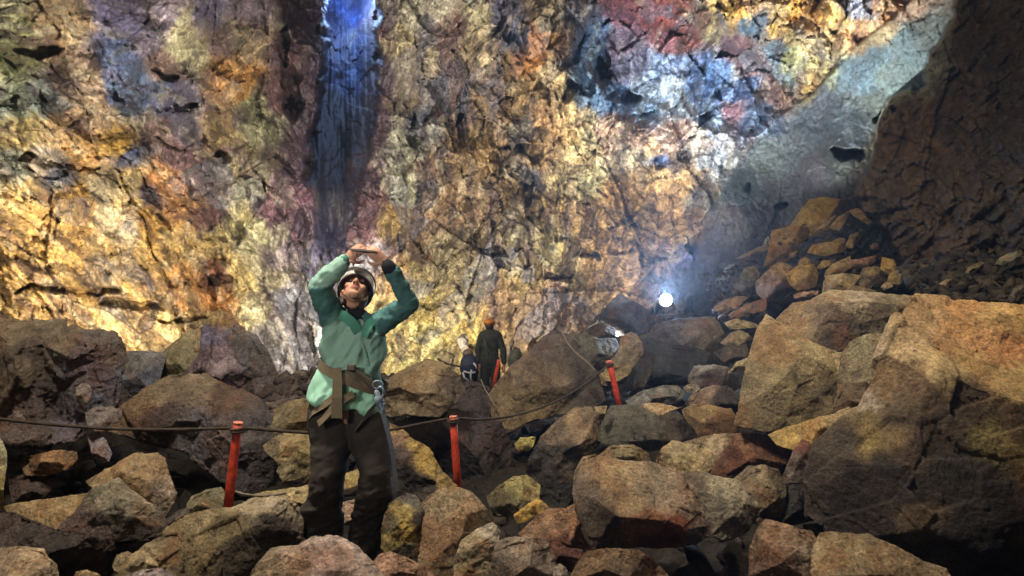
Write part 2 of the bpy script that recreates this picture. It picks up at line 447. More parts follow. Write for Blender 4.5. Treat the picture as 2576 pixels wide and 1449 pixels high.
# wall colour by place: stone, plus painted light in chimney and alcove
WALL_COL = [
 (0,30,'#8d8a66'),(60,120,'#7c7d4c'),(40,240,'#8a9178'),(120,250,'#77807a'),(30,150,'#55582f'),(150,60,'#a58a63'),(230,180,'#a1896c'),(160,200,'#837060'),
 (300,60,'#6f648c'),(290,150,'#5f6f96'),(330,230,'#5c7193'),(370,90,'#7a6480'),(420,40,'#8a7388'),(250,280,'#9c8164'),(400,180,'#8c7266'),
 (460,60,'#b7ae86'),(480,140,'#bfb78e'),(520,30,'#6a5a78'),(560,100,'#7b685f'),(560,170,'#b98a4c'),(600,200,'#b27f3f'),(620,110,'#8a7a60'),(620,30,'#5c4656'),(650,260,'#8f8a63'),(660,330,'#a09c78'),
 (430,260,'#5d5474'),(470,320,'#6c5f7c'),(400,240,'#5c6a8c'),(400,330,'#8d7064'),(540,330,'#b09454'),(590,420,'#8d7c53'),(640,470,'#a7a07a'),(560,420,'#6f4d46'),(500,430,'#7e5c54'),(450,400,'#7b5d5c'),
 (60,330,'#c0a76a'),(160,320,'#b69462'),(120,400,'#a99a86'),(40,420,'#7a7a68'),(200,400,'#c09658'),(290,360,'#d1a640'),(320,390,'#4d5f86'),(150,440,'#5a5a66'),(330,440,'#c3aa72'),(400,460,'#c08a50'),
 (60,480,'#a98a4d'),(200,520,'#cfa251'),(260,480,'#a59678'),(130,560,'#c29a52'),(60,600,'#b08c4c'),(300,560,'#d8c49a'),(370,490,'#8a7a88'),(380,560,'#c79a45'),(340,520,'#cdb27a'),
 (480,520,'#9d7346'),(520,540,'#6e4a42'),(590,560,'#b2a36e'),(640,590,'#b5ad80'),(550,620,'#b59a5c'),(450,620,'#c09e5c'),(300,650,'#d0ad6a'),(150,660,'#cfa456'),(60,700,'#b5924f'),(220,730,'#d3a95c'),
 (380,720,'#cda24f'),(470,700,'#c08b48'),(540,700,'#7a4c36'),(560,750,'#bf8748'),(620,700,'#b29c60'),(650,780,'#b3a87c'),(300,800,'#dcb877'),(150,790,'#c6a05a'),(420,850,'#e0bd78'),(560,830,'#a88f5a'),
 (690,250,'#553a44'),(720,150,'#4b3540'),(740,60,'#3f2c3a'),(760,260,'#3d2b36'),(690,400,'#7c6f5c'),(700,470,'#6d4d5c'),(740,420,'#5c4258'),(740,520,'#7a4a60'),(690,540,'#7c5460'),(760,610,'#84506a'),(800,650,'#6a5a86'),(720,640,'#94808a'),(700,600,'#a99c84'),
 (720,760,'#8d8a92'),(740,850,'#b3aeb2'),(690,840,'#77706c'),(660,690,'#a89c78'),
 (840,60,'#22305a'),(880,20,'#3a5aa0'),(900,140,'#2a3c68'),(870,200,'#3f5a94'),(830,260,'#23294a'),(850,350,'#24243c'),(820,450,'#2a2c4a'),(850,520,'#4a4258'),(830,600,'#35345a'),  # blue daylight of the chimney put into these colours
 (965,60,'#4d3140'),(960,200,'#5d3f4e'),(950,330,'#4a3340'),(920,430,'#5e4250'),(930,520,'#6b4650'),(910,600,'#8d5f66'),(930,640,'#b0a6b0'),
 (1000,100,'#a99a74'),(1020,30,'#b8b09a'),(1010,250,'#a08c5c'),(980,330,'#9a9580'),(1050,160,'#b0a184'),(1030,380,'#8d8c76'),(1060,320,'#6c6a6e'),(1000,470,'#9d9a7e'),(1080,40,'#c8c0a8'),(1120,80,'#8b6c62'),
 (1130,200,'#6f5f60'),(1140,280,'#6a5352'),(1100,420,'#6d5340'),(1150,400,'#8a6a38'),(1200,120,'#9b8a6a'),(1220,30,'#b8ad88'),(1260,30,'#5a5470'),(1250,180,'#8d7048'),(1230,280,'#8a6a3e'),(1200,380,'#9a7436'),
 (1310,90,'#3f4258'),(1345,90,'#d08a3e'),(1350,150,'#c8893e'),(1300,260,'#a07f48'),(1320,330,'#5c504e'),(1100,520,'#7c5c34'),(1200,500,'#7d5f3a'),(1290,470,'#8d6d40'),(1330,450,'#4d4c58'),(1000,560,'#8d7038'),(1050,620,'#6c5236'),
 (1000,700,'#cfa870'),(1060,700,'#9c8a5c'),(1120,620,'#8a7a52'),(1200,600,'#7c6a4c'),(1300,600,'#80704c'),(1200,700,'#8d7a4c'),(1300,700,'#8a7444'),(1080,780,'#c0a860'),(1000,820,'#d8c37c'),(1080,860,'#d9c77e'),(1160,840,'#cdb464'),(1250,780,'#b08a52'),(1330,780,'#8f7456'),
 (1380,50,'#b9a884'),(1400,120,'#c99a5c'),(1400,200,'#dcc08a'),(1380,300,'#c09258'),(1440,280,'#e0c48c'),(1360,380,'#9c7c50'),(1450,380,'#cfb984'),(1400,450,'#b3a070'),(1480,450,'#bfb487'),(1400,540,'#9a7c44'),(1480,560,'#a8823e'),(1380,620,'#90804c'),(1440,680,'#8d7c50'),(1500,660,'#b08648'),(1400,740,'#94765c'),
 (1470,30,'#6f7486'),(1500,90,'#5f7088'),(1460,160,'#6e8aa0'),(1490,230,'#7f9ab0'),(1560,30,'#8a4a56'),(1560,110,'#7a5468'),(1600,160,'#6c5a70'),(1560,180,'#5e4a5e'),(1550,240,'#7f96ac'),(1640,230,'#dfe4ea'),(1690,230,'#e6eaec'),(1660,245,'#e8ecee'),(1715,245,'#d5dce4'),(1650,205,'#cfd8e4'),(1620,270,'#a9bccb'),(1660,170,'#93a3bc'),(1720,170,'#7d8cae'),(1740,230,'#8ba2c4'),(1800,180,'#5d7ba4'),(1830,240,'#7894bc'),(1790,290,'#98aabf'),(1880,220,'#4f6488'),(1900,300,'#5d7290'),(1840,270,'#b07480'),  # near-white middle of the alcove has its lamplight put into the colour
 (1640,20,'#7a3030'),(1700,60,'#6a3024'),(1760,50,'#5a4230'),(1720,110,'#7d4334'),(1800,60,'#8a7a50'),(1680,100,'#9a5a5c'),(1850,130,'#6a4a50'),(1880,170,'#7a5a58'),
 (1540,340,'#c88a70'),(1600,330,'#b46c5c'),(1580,390,'#e0c496'),(1640,380,'#d8b078'),(1700,340,'#cfa690'),(1700,400,'#7a4e3a'),(1640,430,'#d8a858'),(1580,470,'#b98a48'),(1650,400,'#5a6c98'),(1750,360,'#c8b8a0'),(1790,400,'#a6aab0'),(1740,440,'#c89a54'),(1680,500,'#b8823e'),(1760,500,'#8d8a80'),(1600,560,'#a07c44'),(1700,570,'#b5803e'),(1750,570,'#8a6a5a'),(1560,640,'#a8783c'),(1620,650,'#9a6e58'),(1680,640,'#7c5f6e'),
 (1830,30,'#d9b45a'),(1880,20,'#d2a040'),(1895,50,'#4d6880'),(1960,60,'#dcb860'),(2030,40,'#dca63e'),(2000,90,'#8a7a50'),(1960,130,'#5c7484'),(2000,160,'#b8c088'),(1980,190,'#6c8888'),(2060,120,'#dcc88a'),(2080,170,'#cdc890'),(2100,60,'#e0c078'),(2160,30,'#8a94ac'),(2160,90,'#c8a070'),(2230,30,'#8d6a44'),(2280,30,'#c89a78'),(2200,80,'#c8a878'),(2030,210,'#9a844c'),(1940,230,'#7a5c58'),
 (2200,140,'#66808a'),(2280,110,'#6d8488'),(2320,70,'#5c6864'),(2150,190,'#6c8894'),(2250,200,'#7a8c88'),(2080,250,'#5f6672'),(2050,320,'#5a6672'),(2130,300,'#5c6a74'),(2180,270,'#717a74'),(2000,380,'#6c7478'),(1930,420,'#7d8480'),(2050,430,'#6a6468'),(1870,470,'#7c8888'),(1960,480,'#6c6468'),(2100,400,'#3c4440'),(1830,560,'#7a6468'),(1900,560,'#64545c'),(1800,620,'#6c5a68'),(1770,690,'#4a4460'),(1720,640,'#4d4c78'),(1850,640,'#5f5058'),
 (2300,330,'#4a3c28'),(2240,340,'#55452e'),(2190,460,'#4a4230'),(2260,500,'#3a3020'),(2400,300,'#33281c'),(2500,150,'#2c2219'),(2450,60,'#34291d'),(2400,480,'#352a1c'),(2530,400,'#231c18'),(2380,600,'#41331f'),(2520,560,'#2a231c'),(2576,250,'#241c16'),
]

# ================================================================== CAVE FLOOR
FLOOR_PX = [(300,1600,3.0),(1288,1600,3.0),(2200,1620,3.0),(573,1320,4.9),(1151,1290,6.2),(880,1400,4.3),(200,1210,7),(0,900,13),(420,900,16),(700,930,18),(1000,930,22),(1230,1075,9),(1225,1015,13.6),(1230,960,18),(1440,935,14),(1180,1090,8),
 (1557,1060,9.9),(1675,850,13),(1750,760,16),(1950,700,14),(2050,740,12),(2100,560,13.5),(2250,640,12),(2350,830,7.5),(2576,800,7),(2000,1220,6),(2350,1300,5),(1400,1200,6.5),(1800,1000,9),(-500,1000,8),(3000,900,6)]
def build_floor():
    W = np.array([at(*p) for p in FLOOR_PX])
    extra = np.array([[-8,-2,0.6],[8,-2,1.0],[0,-3,0],[0,-12,1],[-14,8,2],[12,8,4],[0,30,2],[-18,25,4],[18,25,7]])
    W = np.concatenate([W, extra])
    xs = np.concatenate([np.arange(-34, -11, 1.0), np.arange(-11, 11, 0.055), np.arange(11, 35, 1.0)])
    ys = np.concatenate([np.arange(-24, 1.5, 1.0), np.arange(1.5, 14, 0.05), np.arange(14, 26, 0.12), np.arange(26, 40, 1.0)])
    X, Y = np.meshgrid(xs, ys, indexing='ij'); nx, ny = X.shape
    x, y = X.ravel(), Y.ravel()
    z = idw(x, y, [(w[0], w[1], w[2]) for w in W], 3.0, 0.8)[:, 0]
    p3 = np.stack([x, y, np.zeros_like(x)], 1)
    _, _, t, r = cells(p3/0.55, 5); _, _, t2, r2 = cells(p3/0.2, 8)
    z = z - 0.30 + 0.16*t + 0.07*t2 + 0.10*fbm(p3/1.4, 4, 13)
    idx = np.arange(nx*ny).reshape(nx, ny)
    F = np.stack([idx[:-1, :-1], idx[1:, :-1], idx[1:, 1:], idx[:-1, 1:]], -1).reshape(-1, 4)
    me = mesh_np('cave_floor', np.stack([x, y, z], 1), F)
    n = fbm(p3/0.5, 4, 21)
    col = lin('#2c2620')*(1 + .5*n[:, None])*(0.7 + 0.6*r2[:, None])
    set_col(me, col)
    return tag(link('cave_floor', me, M_FLOOR), 'dark rubble floor of the cave under the boulders', 'ground', kind='structure')
# ================================================================== BOULDERS
# outlines were measured on enlargements of the place; each has its own scale and origin
FRAME = {'A': (0, 724.5, .5), 'B': (644, 939, .352), 'C': (1288, 939, .352), 'D': (1932, 872, .3983),
         'E': (1811, 436, .3936), 'F': (1342, 570, .301), 'P': (0, 0, 1), 'Z': (1073, 738, .1852)}
ROCK_SEED = [100]

def rock(fr, D, cols, label, outline, inner=None, name='boulder', cat='boulder', group='boulders of the cave floor',
         th=0.75, rough=1.0, tilt=0.30, bulge=0.46, soft=1, bedding=0.0, grow=1.045):
    ROCK_SEED[0] += 1; sd = ROCK_SEED[0]; rg = random.Random(sd)
    ox, oy, k = FRAME[fr]
    O = [(ox+p[0]*k, oy+p[1]*k, (p[2] if len(p) > 2 else None)) for p in outline]
    n = len(O)
    gx = sum(p[0] for p in O)/n; gy = sum(p[1] for p in O)/n
    O = [(gx+(p[0]-gx)*grow, gy+(p[1]-gy)*grow, p[2]) for p in O]
    area = 0.5*sum(O[i][0]*O[(i+1) % n][1] - O[(i+1) % n][0]*O[i][1] for i in range(n))
    if area < 0: O.reverse(); area = -area
    mpx = D/FPX
    S = math.sqrt(area)*mpx
    cx = sum(p[0] for p in O)/n; cy = sum(p[1] for p in O)/n
    hh = max(abs(p[1]-cy) for p in O) + 1e-6
    ww = max(abs(p[0]-cx) for p in O) + 1e-6
    pts = []
    for (x, y, dz) in O:
        t = (cy - y)/hh
        z = (tilt*t if dz is None else dz) + (rg.uniform(-.05, .05) if dz is None else 0)
        pts.append((x, y, z*S))
    if inner is None:
        m = max(2, n//3); inn = []
        a0 = rg.uniform(0, 6.28)
        for j in range(m):
            i = int((j + .5*rg.random())*n/m) % n
            s = rg.uniform(.30, .66)
            x = cx + (O[i][0]-cx)*s; y = cy + (O[i][1]-cy)*s
            t = (cy - y)/hh
            inn.append((x, y, (tilt*t*0.9 - bulge*(1.05 - s*.6) + rg.uniform(-.07, .07))*S))
    else:
        inn = [(ox+p[0]*k, oy+p[1]*k, p[2]*S) for p in inner]
    allp = pts + inn
    res = geometry.delaunay_2d_cdt([Vector((p[0], p[1])) for p in allp], [(i, (i+1) % n) for i in range(n)], [], 1, 1e-4)
    vc, _, tf, ov = res[0], res[1], res[2], res[3]
    bm = bmesh.new(); vs = []
    for i, c in enumerate(vc):
        z = allp[ov[i][0]][2] if ov[i] else 0.0
        vs.append(bm.verts.new(V(at(c.x, c.y, D + z))))
    for f in tf:
        try: bm.faces.new([vs[q] for q in f])
        except ValueError: pass
    where = {}
    for i, o in enumerate(ov):
        for q in o: where[q] = vs[i]
    zmean = sum(p[2] for p in pts)/n
    back = []
    for (x, y, z) in pts:
        zz = 0.35*z + th*S*rg.uniform(.8, 1.1)
        s = .80*D/(D+zz)
        back.append(bm.verts.new(V(at(cx+(x-cx)*s, cy+(y-cy)*s + 0.1*hh*s, D+zz))))
    zc = th*S*1.25
    vc_ = bm.verts.new(V(at(cx, cy + .15*hh, D + zc)))
    for i in range(n):
        a, b = where[i], where[(i+1) % n]
        if a is b: continue
        try:
            bm.faces.new((b, a, back[i], back[(i+1) % n])); bm.faces.new((back[(i+1) % n], back[i], vc_))
        except ValueError: pass
    bmesh.ops.recalc_face_normals(bm, faces=bm.faces)
    bmesh.ops.triangulate(bm, faces=bm.faces)
    L = max(3.2*mpx, S/115)
    backset = set(back) | {vc_}
    for it in range(8):
        long = [e for e in bm.edges if e.calc_length() > L*(3.0 if (e.verts[0] in backset and e.verts[1] in backset) else 1.25)]
        if not long: break
        bmesh.ops.subdivide_edges(bm, edges=long, cuts=1)
        bmesh.ops.triangulate(bm, faces=[f for f in bm.faces if len(f.verts) > 3])
        if len(bm.verts) > 42000: break
    me = bpy.data.meshes.new(name); bm.to_mesh(me); bm.free()
    c = co_of(me); e = edges_of(me)
    c = relax(c, e, soft, 0.5)
    # flat fracture planes on the side seen
    tocam = CAM - c.mean(0); tocam /= np.linalg.norm(tocam)
    ctr = c.mean(0)
    up = np.array([0, 0, 1.0]); sx = rg.choice((-1, 1))
    U = rg.uniform
    if inner is None:
        planes = [(tocam*.62 + up*.9 + CR*U(-.45, .45), U(.62, .74)),           # the top face
                  (tocam + CR*sx*U(.15, .45) + up*U(-.25, .12), U(.62, .72)),    # the broad front face
                  (tocam*.7 - CR*sx*U(.7, 1.0) + up*U(-.1, .4), U(.66, .80)),    # a side face
                  (tocam*.8 + CR*sx*U(.5, .9) + up*U(.3, .8), U(.76, .86)),      # broken corners
                  (tocam*.8 - CR*sx*U(.2, .6) + up*U(.4, .9), U(.80, .88)),
                  (tocam*.8 - up*U(.4, .8) + CR*U(-.6, .6), U(.76, .88))]
    else:
        planes = [(tocam*.8 + CR*U(-.9, .9) + up*U(-.3, 1), U(.92, .97)) for j in range(3)]
    for nv, qd in planes:
        nv = nv/np.linalg.norm(nv)
        pr = (c - ctr) @ nv
        vis = pr[pr > 0]
        dlim = np.quantile(pr, qd)
        c = c - tocam*np.minimum(np.maximum(0, pr - dlim)/max(.35, nv @ tocam), 1.1*S)[:, None]*.97
    put_co(me, c); nr = no_of(me)
    q = c/S + sd*7.3
    _, _, t1, r1 = cells(q/np.array([.5, .5, .42]), sd)
    F1, F2, t2, r2 = cells(q/.19, sd+5)
    f1 = fbm(q*3.0, 4, sd+9); f2 = fbm(c/(9*mpx), 3, sd+13); f3 = fbm(c/(26*mpx), 3, sd+17)
    disp = rough*(0.022*S*t1 + 0.012*S*t2 + 0.009*S*f1) + rough*mpx*(1.3*f2 + 2.4*f3)
    if bedding: disp += bedding*S*0.02*np.sin(q[:, 2]*34 + 3*f1)
    pit = np.minimum(0, fbm(c/(13*mpx), 2, sd+23) + .26)*rough*mpx*6
    c = c + nr*(disp + pit)[:, None]
    put_co(me, c)
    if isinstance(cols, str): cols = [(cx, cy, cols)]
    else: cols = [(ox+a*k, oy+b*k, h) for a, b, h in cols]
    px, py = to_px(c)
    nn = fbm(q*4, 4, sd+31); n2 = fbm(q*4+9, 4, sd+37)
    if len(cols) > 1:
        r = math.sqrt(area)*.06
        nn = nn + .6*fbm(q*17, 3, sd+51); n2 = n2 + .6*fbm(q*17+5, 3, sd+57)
        base = idw(px + r*nn, py + r*n2, [(a, b, lin(h)) for a, b, h in cols], 6.0, r*.4)  # colour points put lit tops and shaded fronts into the stone
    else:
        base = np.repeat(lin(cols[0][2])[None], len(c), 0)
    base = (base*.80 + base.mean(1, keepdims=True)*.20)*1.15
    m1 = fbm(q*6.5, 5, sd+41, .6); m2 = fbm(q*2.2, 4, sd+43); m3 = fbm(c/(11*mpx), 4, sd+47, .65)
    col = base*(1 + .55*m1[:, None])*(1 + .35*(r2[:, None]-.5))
    rust = lin('#7d4c24'); grey = lin('#5b564e'); pale = lin('#b7a98a')
    def mixc(cc, h, f): return cc*(1-f[:, None]) + h*f[:, None]
    col = mixc(col, rust*np.clip(base.mean()/.16, .25, 1.4), .38*sstep(m2, .08, .45))
    col = mixc(col, grey*np.clip(base.mean()/.16, .25, 1.3), .40*sstep(-m2, .10, .45))
    col = mixc(col, np.minimum(pale, base*1.7), .35*sstep(m3, .25, .55))
    col = mixc(col, base.mean(0)*.25, .7*sstep(-m3, .30, .55))
    set_col(me, np.clip(col, .006, .8))
    # put the origin at the foot of the stone
    org = np.array([c[:, 0].mean(), c[:, 1].mean(), c[:, 2].min()])
    put_co(me, c - org)
    o = link(name, me, M_ROCK); o.location = V(org)
    return tag(o, label, cat, group, 'thing')

TAN, GTAN, OLIVE, RED, PURP, DARK, YEL, PINK, GREY = '#a08a62', '#86745a', '#837850', '#8e5c3c', '#75666a', '#4a3f36', '#b88f38', '#a98a78', '#6f6a60'
def build_rocks():
    T = 'talus stones on the right slope'
    # ---------------- left side
    rock('A', 7.0, [(300,220,'#7d6c55'),(100,200,'#7c6b50'),(540,290,'#6e6660'),(150,330,'#54463c'),(450,400,'#565560'),(560,520,'#5d5c68'),(100,430,'#6b5a46'),(250,560,'#5a4b48'),(150,700,'#6d5a50'),(360,690,'#6a5f66')],
         'huge dark cavernous rock mass at the left edge, brown on top, purple-grey below',
         [(-90,170),(0,165),(100,160),(200,190),(330,182),(450,214),(570,238),(620,292),(628,360),(612,450),(592,590),(500,625),(450,640),(400,745),(240,770),(60,765),(-90,740)],
         inner=[(60,300,-.18),(200,260,-.12),(350,250,-.08),(520,300,-.12),(90,430,-.30),(230,400,-.08),(330,350,-.22),(450,420,-.10),(540,400,-.24),(540,520,-.14),(420,560,-.26),(300,520,-.05),(170,540,-.20),(60,600,-.12),(200,680,-.22),(330,690,-.14),(260,610,-.02)], rough=2.0, soft=1)
    rock('A', 6.3, '#8a7a70', 'rounded pale knob of rock jutting under the dark rock mass at left', [(385,500),(410,480),(450,485),(460,520),(450,560),(425,590),(395,580),(380,545)], name='stone', cat='stone')
    rock('A', 6.2, '#857872', 'lumpy pale grey knob of rock just above the black rope at left', [(430,620),(480,600),(560,598),(612,615),(605,660),(560,690),(540,730),(480,720),(440,690)], name='stone', cat='stone', rough=1.6)
    rock('A', 6.1, '#8b7c80', 'pale mauve stone hanging just below the black rope at left', [(445,740),(490,718),(530,760),(565,830),(550,870),(500,880),(465,850)], name='stone', cat='stone', rough=1.4)
    rock('A', 6.1, '#6d5f58', 'dark brown stone under the dark rock mass, below the black rope at far left', [(20,740),(90,720),(220,730),(230,755),(180,780),(60,780)], name='stone', cat='stone')
    rock('A', 8.2, [(700,360,'#77706a'),(740,470,'#6a6a72')], 'smooth grey boulder beside the big dark rock mass, in front of the lit yellow wall', [(615,320),(690,316),(770,316),(840,330),(800,480),(700,540),(650,560),(610,450)], rough=.7)
    rock('A', 8.6, '#8f7f56', 'olive-tan leaning boulder between the grey boulder and the purple pinnacle', [(745,400),(830,308),(900,250),(960,200),(1010,220),(1000,330),(950,400),(880,445),(780,480)], rough=.8)
    rock('A', 9.2, [(1080,150,'#8a7040'),(1060,230,'#6c6478'),(1080,330,'#846a74'),(1100,420,'#9a8488'),(1230,270,'#5c5450'),(1350,420,'#5a4c44')],
         'jagged purple rock pinnacle with a yellow tip against the lit left wall', [(930,400),(970,320),(995,230),(1030,150),(1060,120),(1100,92),(1130,110),(1170,128),(1190,160),(1240,210),(1300,240),(1360,330),(1400,420),(1420,500),(1300,560),(1100,540),(960,500)], rough=1.5, soft=1)
    rock('A', 6.6, [(760,560,'#8a7556'),(1000,500,'#7d6a52'),(800,640,'#4e3c38'),(1000,680,'#6a6062'),(1060,820,'#746a6c'),(1200,700,'#5b5150'),(1230,900,'#4a4244'),(1150,540,'#5d4a3c')],
         'very large purple-grey boulder with a tan sloping top, behind the left red post', [(540,720),(620,610),(740,510),(870,448),(960,440),(1040,446),(1170,505),(1300,560),(1370,700),(1370,960),(1300,1040),(1210,1040),(1120,970),(1020,900),(940,830),(840,790),(700,760)],
         inner=[(690,620,-.16),(860,600,-.24),(960,620,-.26),(1050,600,-.2),(1180,600,-.14),(900,700,-.08),(1000,700,-.14),(1100,740,-.3),(1230,800,-.26),(1120,860,-.26),(1250,930,-.2)], rough=1.3, soft=1)
    rock('A', 6.0, '#a07444', 'orange-brown flattened stone in the dark hollow at the left', [(105,890),(160,842),(300,815),(385,825),(392,858),(345,910),(230,945),(120,945)])
    rock('A', 6.0, '#5a4840', 'dark brown stone below the orange-brown stone in the left hollow', [(40,960),(140,930),(230,960),(260,1010),(220,1060),(60,1080)], name='stone', cat='stone')
    rock('A', 4.9, [(660,900,'#9d8358'),(740,960,'#957850'),(840,1040,'#a08a72')], 'tan blocky boulder with a square top, in the dark gap left of the red post', [(438,975),(560,900),(655,845),(790,828),(828,855),(850,945),(884,1030),(872,1075),(835,1140),(760,1130),(620,1050),(500,1030)],
         inner=[(600,930,-.12),(760,870,-.12),(800,980,-.22),(700,1010,-.2)])
    rock('A', 4.5, [(560,1060,'#867b60'),(700,1100,'#857862'),(450,1200,'#5d4a44'),(700,1210,'#54463e')], 'grey-green tented boulder lying in front of the tan blocky boulder', [(300,1210),(390,1110),(440,1045),(480,1010),(598,958),(650,1010),(720,1065),(800,1105),(845,1190),(830,1230),(760,1250),(600,1270),(420,1270)],
         inner=[(500,1130,-.22),(600,1080,-.24),(690,1140,-.26),(770,1170,-.18),(580,1190,-.22),(420,1190,-.18)])
    rock('A', 5.2, '#a88a58', 'smooth tan triangular slab tilted in the left hollow', [(10,1100),(80,1083),(250,1060),(440,1033),(458,1060),(385,1140),(300,1218),(180,1180),(40,1130)], inner=[(200,1120,-.05),(330,1110,-.06)], name='rock_slab', cat='rock slab', rough=.6, th=.5)
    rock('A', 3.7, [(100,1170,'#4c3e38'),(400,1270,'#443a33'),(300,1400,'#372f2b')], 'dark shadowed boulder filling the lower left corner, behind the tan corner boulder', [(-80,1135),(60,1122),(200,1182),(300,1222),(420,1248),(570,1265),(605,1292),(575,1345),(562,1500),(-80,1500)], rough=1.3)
    rock('A', 2.95, '#a88c68', 'tan boulder at the bottom left corner of the view', [(-80,1310),(100,1298),(225,1312),(240,1352),(285,1385),(296,1440),(290,1520),(-80,1520)])
    rock('A', 5.0, [(0,800,'#a49c72'),(0,1000,'#9c8440')], 'yellow-green boulder cut by the left edge of the view', [(-110,735),(0,748),(36,825),(36,890),(20,985),(15,1110),(-110,1130)])
    rock('A', 4.75, '#837a58', 'small olive boulder directly behind the foot of the left red post', [(940,1090),(965,1048),(1050,1012),(1110,1004),(1140,1040),(1185,1120),(1120,1180),(960,1190)], name='stone', cat='stone')
    rock('P', 4.05, [(500,1300,'#8e7c54'),(700,1268,'#a89476'),(640,1262,'#9c8a68'),(690,1330,'#473b32'),(560,1330,'#7c6a42'),(600,1390,'#4a3f30'),(480,1370,'#7d6a44')], 'broad boulder that carries the left red post, pale flat top and dark front',
         [(415,1340),(455,1302),(520,1284),(585,1278),(640,1256),(695,1252),(738,1268),(762,1292),(758,1345),(742,1400),(700,1440),(560,1480),(440,1480),(430,1390)],
         inner=[(480,1330,-.10),(560,1315,-.16),(620,1305,-.18),(690,1298,-.14),(740,1292,-.02),(540,1390,-.24),(640,1380,-.22)], rough=1.2)
    rock('A', 3.25, [(700,1340,'#a88f60'),(600,1420,'#7d6c48'),(860,1280,'#6b5a3c')], 'sharp-edged tan wedge rising from the bottom edge, left of the pink foreground boulder', [(545,1490),(570,1440),(640,1362),(720,1300),(820,1250),(896,1234),(915,1270),(890,1330),(930,1400),(940,1490)], inner=[(700,1370,-.18),(820,1310,-.2),(800,1400,-.2)])
    rock('A', 2.75, '#9d8b86', 'low mauve stone at the bottom edge, left of the pink boulder', [(600,1470),(640,1440),(700,1424),(800,1410),(862,1425),(890,1500),(600,1500)], name='stone', cat='stone')
    rock('A', 2.8, '#a88a58', 'small tan stone at the bottom edge beside the dark corner boulder', [(360,1490),(385,1425),(440,1420),(500,1440),(515,1490)], name='stone', cat='stone')
    rock('A', 3.6, '#94825c', 'small tan stone tucked behind the sharp-edged tan wedge', [(565,1400),(588,1342),(640,1324),(676,1340),(630,1410),(580,1430)], name='stone', cat='stone')
    rock('A', 4.3, '#534a44', 'flat dark stone wedged in the gap right of the grey-green boulder', [(832,1165),(900,1120),(948,1104),(958,1150),(920,1190),(850,1205)], name='stone', cat='stone', th=.4)
    # ---------------- middle left, around the standing person
    rock('B', 5.9, [(180,480,'#9b8557'),(300,600,'#94804f'),(100,520,'#857250')], 'flat-faced tan boulder just left of the standing person, crossed by the rope', [(55,520),(130,460),(200,428),(360,424),(440,440),(440,690),(390,720),(300,752),(190,772),(148,700),(165,660),(110,600),(70,570)], inner=[(200,520,-.10),(340,520,-.14),(250,650,-.16),(360,650,-.1)], rough=.8)
    rock('B', 6.3, '#80704c', 'brown-olive boulder above the rope, left of the standing person', [(100,420),(125,330),(128,262),(230,198),(360,178),(420,300),(420,440),(200,450)])
    rock('P', 7.6, '#5c5150', 'heap-top purple-brown boulder behind the rope, left of the standing person', [(600,990),(640,950),(690,940),(720,960),(735,1010),(720,1070),(650,1090),(600,1060)], rough=1.6)
    rock('B', 4.9, '#b09a66', 'long pale flat slab behind the shin of the standing person, right of the left post', [(-40,868),(100,842),(240,820),(365,800),(420,830),(420,890),(330,930),(200,900),(0,890)], inner=[(150,860,-.05),(300,850,-.06)], name='rock_slab', cat='rock slab', th=.5)
    rock('B', 5.0, '#b0964e', 'yellow slab seen between the legs of the standing person', [(560,770),(640,715),(745,680),(800,690),(800,780),(640,832),(570,840)], inner=[(680,760,-.08)], name='rock_slab', cat='rock slab')
    rock('B', 4.7, '#a8886a', 'pinkish-tan stone low between the legs of the standing person', [(560,960),(640,915),(760,890),(780,1060),(700,1090),(600,1080)], name='stone', cat='stone')
    rock('B', 4.05, [(1090,890,'#867c74'),(1050,980,'#9a8440'),(1070,1100,'#b8962f'),(1000,1180,'#a48838'),(1180,1050,'#3a332a'),(1060,1270,'#4d4634'),(950,1080,'#5a5238')], 'upright boulder stained bright yellow, right beside the lower leg of the standing person', [(915,1020),(970,922),(1035,878),(1090,864),(1150,890),(1182,940),(1216,1010),(1195,1110),(1185,1250),(1130,1310),(1040,1330),(940,1290),(900,1240),(900,1120)], inner=[(980,1000,-.2),(1070,960,-.14),(1150,980,-.14),(1150,1090,-.24),(1060,1200,-.3),(960,1180,-.22)])
    rock('B', 4.0, [(1400,930,'#9a835e'),(1350,1100,'#90795a'),(1550,1000,'#9c8868'),(1500,1080,'#8c7858'),(1260,1300,'#7c684a')], 'large smooth tan boulder below the middle red post', [(1165,950),(1240,880),(1310,838),(1380,814),(1450,818),(1530,850),(1590,900),(1650,980),(1705,1060),(1690,1130),(1690,1230),(1600,1400),(1500,1490),(1180,1490),(1170,1330),(1195,1180),(1205,1040)],
         inner=[(1320,960,-.10),(1440,930,-.08),(1560,1030,-.10),(1480,1090,-.26),(1330,1150,-.24),(1280,1320,-.26),(1420,1300,-.24),(1600,1100,-.16)], rough=.7)
    rock('B', 3.6, [(1560,1220,'#94805c'),(1650,1110,'#a89a80'),(1500,1380,'#857250')], 'split-off pale-edged block at the foot of the large smooth tan boulder', [(1465,1200),(1570,1122),(1685,1075),(1740,1130),(1720,1290),(1700,1500),(1415,1500),(1415,1350)], inner=[(1560,1240,-.14),(1650,1250,-.2),(1540,1380,-.2)])
    rock('B', 2.95, [(450,1220,'#ab9282'),(250,1300,'#a4866a'),(500,1330,'#a88c80'),(150,1380,'#a58a64'),(700,1330,'#ac9384')], 'pink rounded boulder in front, hiding the feet of the standing person', [(-60,1500),(0,1385),(60,1310),(110,1245),(200,1236),(300,1228),(380,1185),(500,1158),(570,1163),(650,1195),(720,1240),(790,1312),(850,1380),(920,1460),(960,1530),(-60,1530)],
         inner=[(200,1310,-.14),(400,1270,-.14),(520,1250,-.12),(640,1290,-.16),(350,1380,-.28),(560,1380,-.28),(740,1390,-.26)], rough=.8)
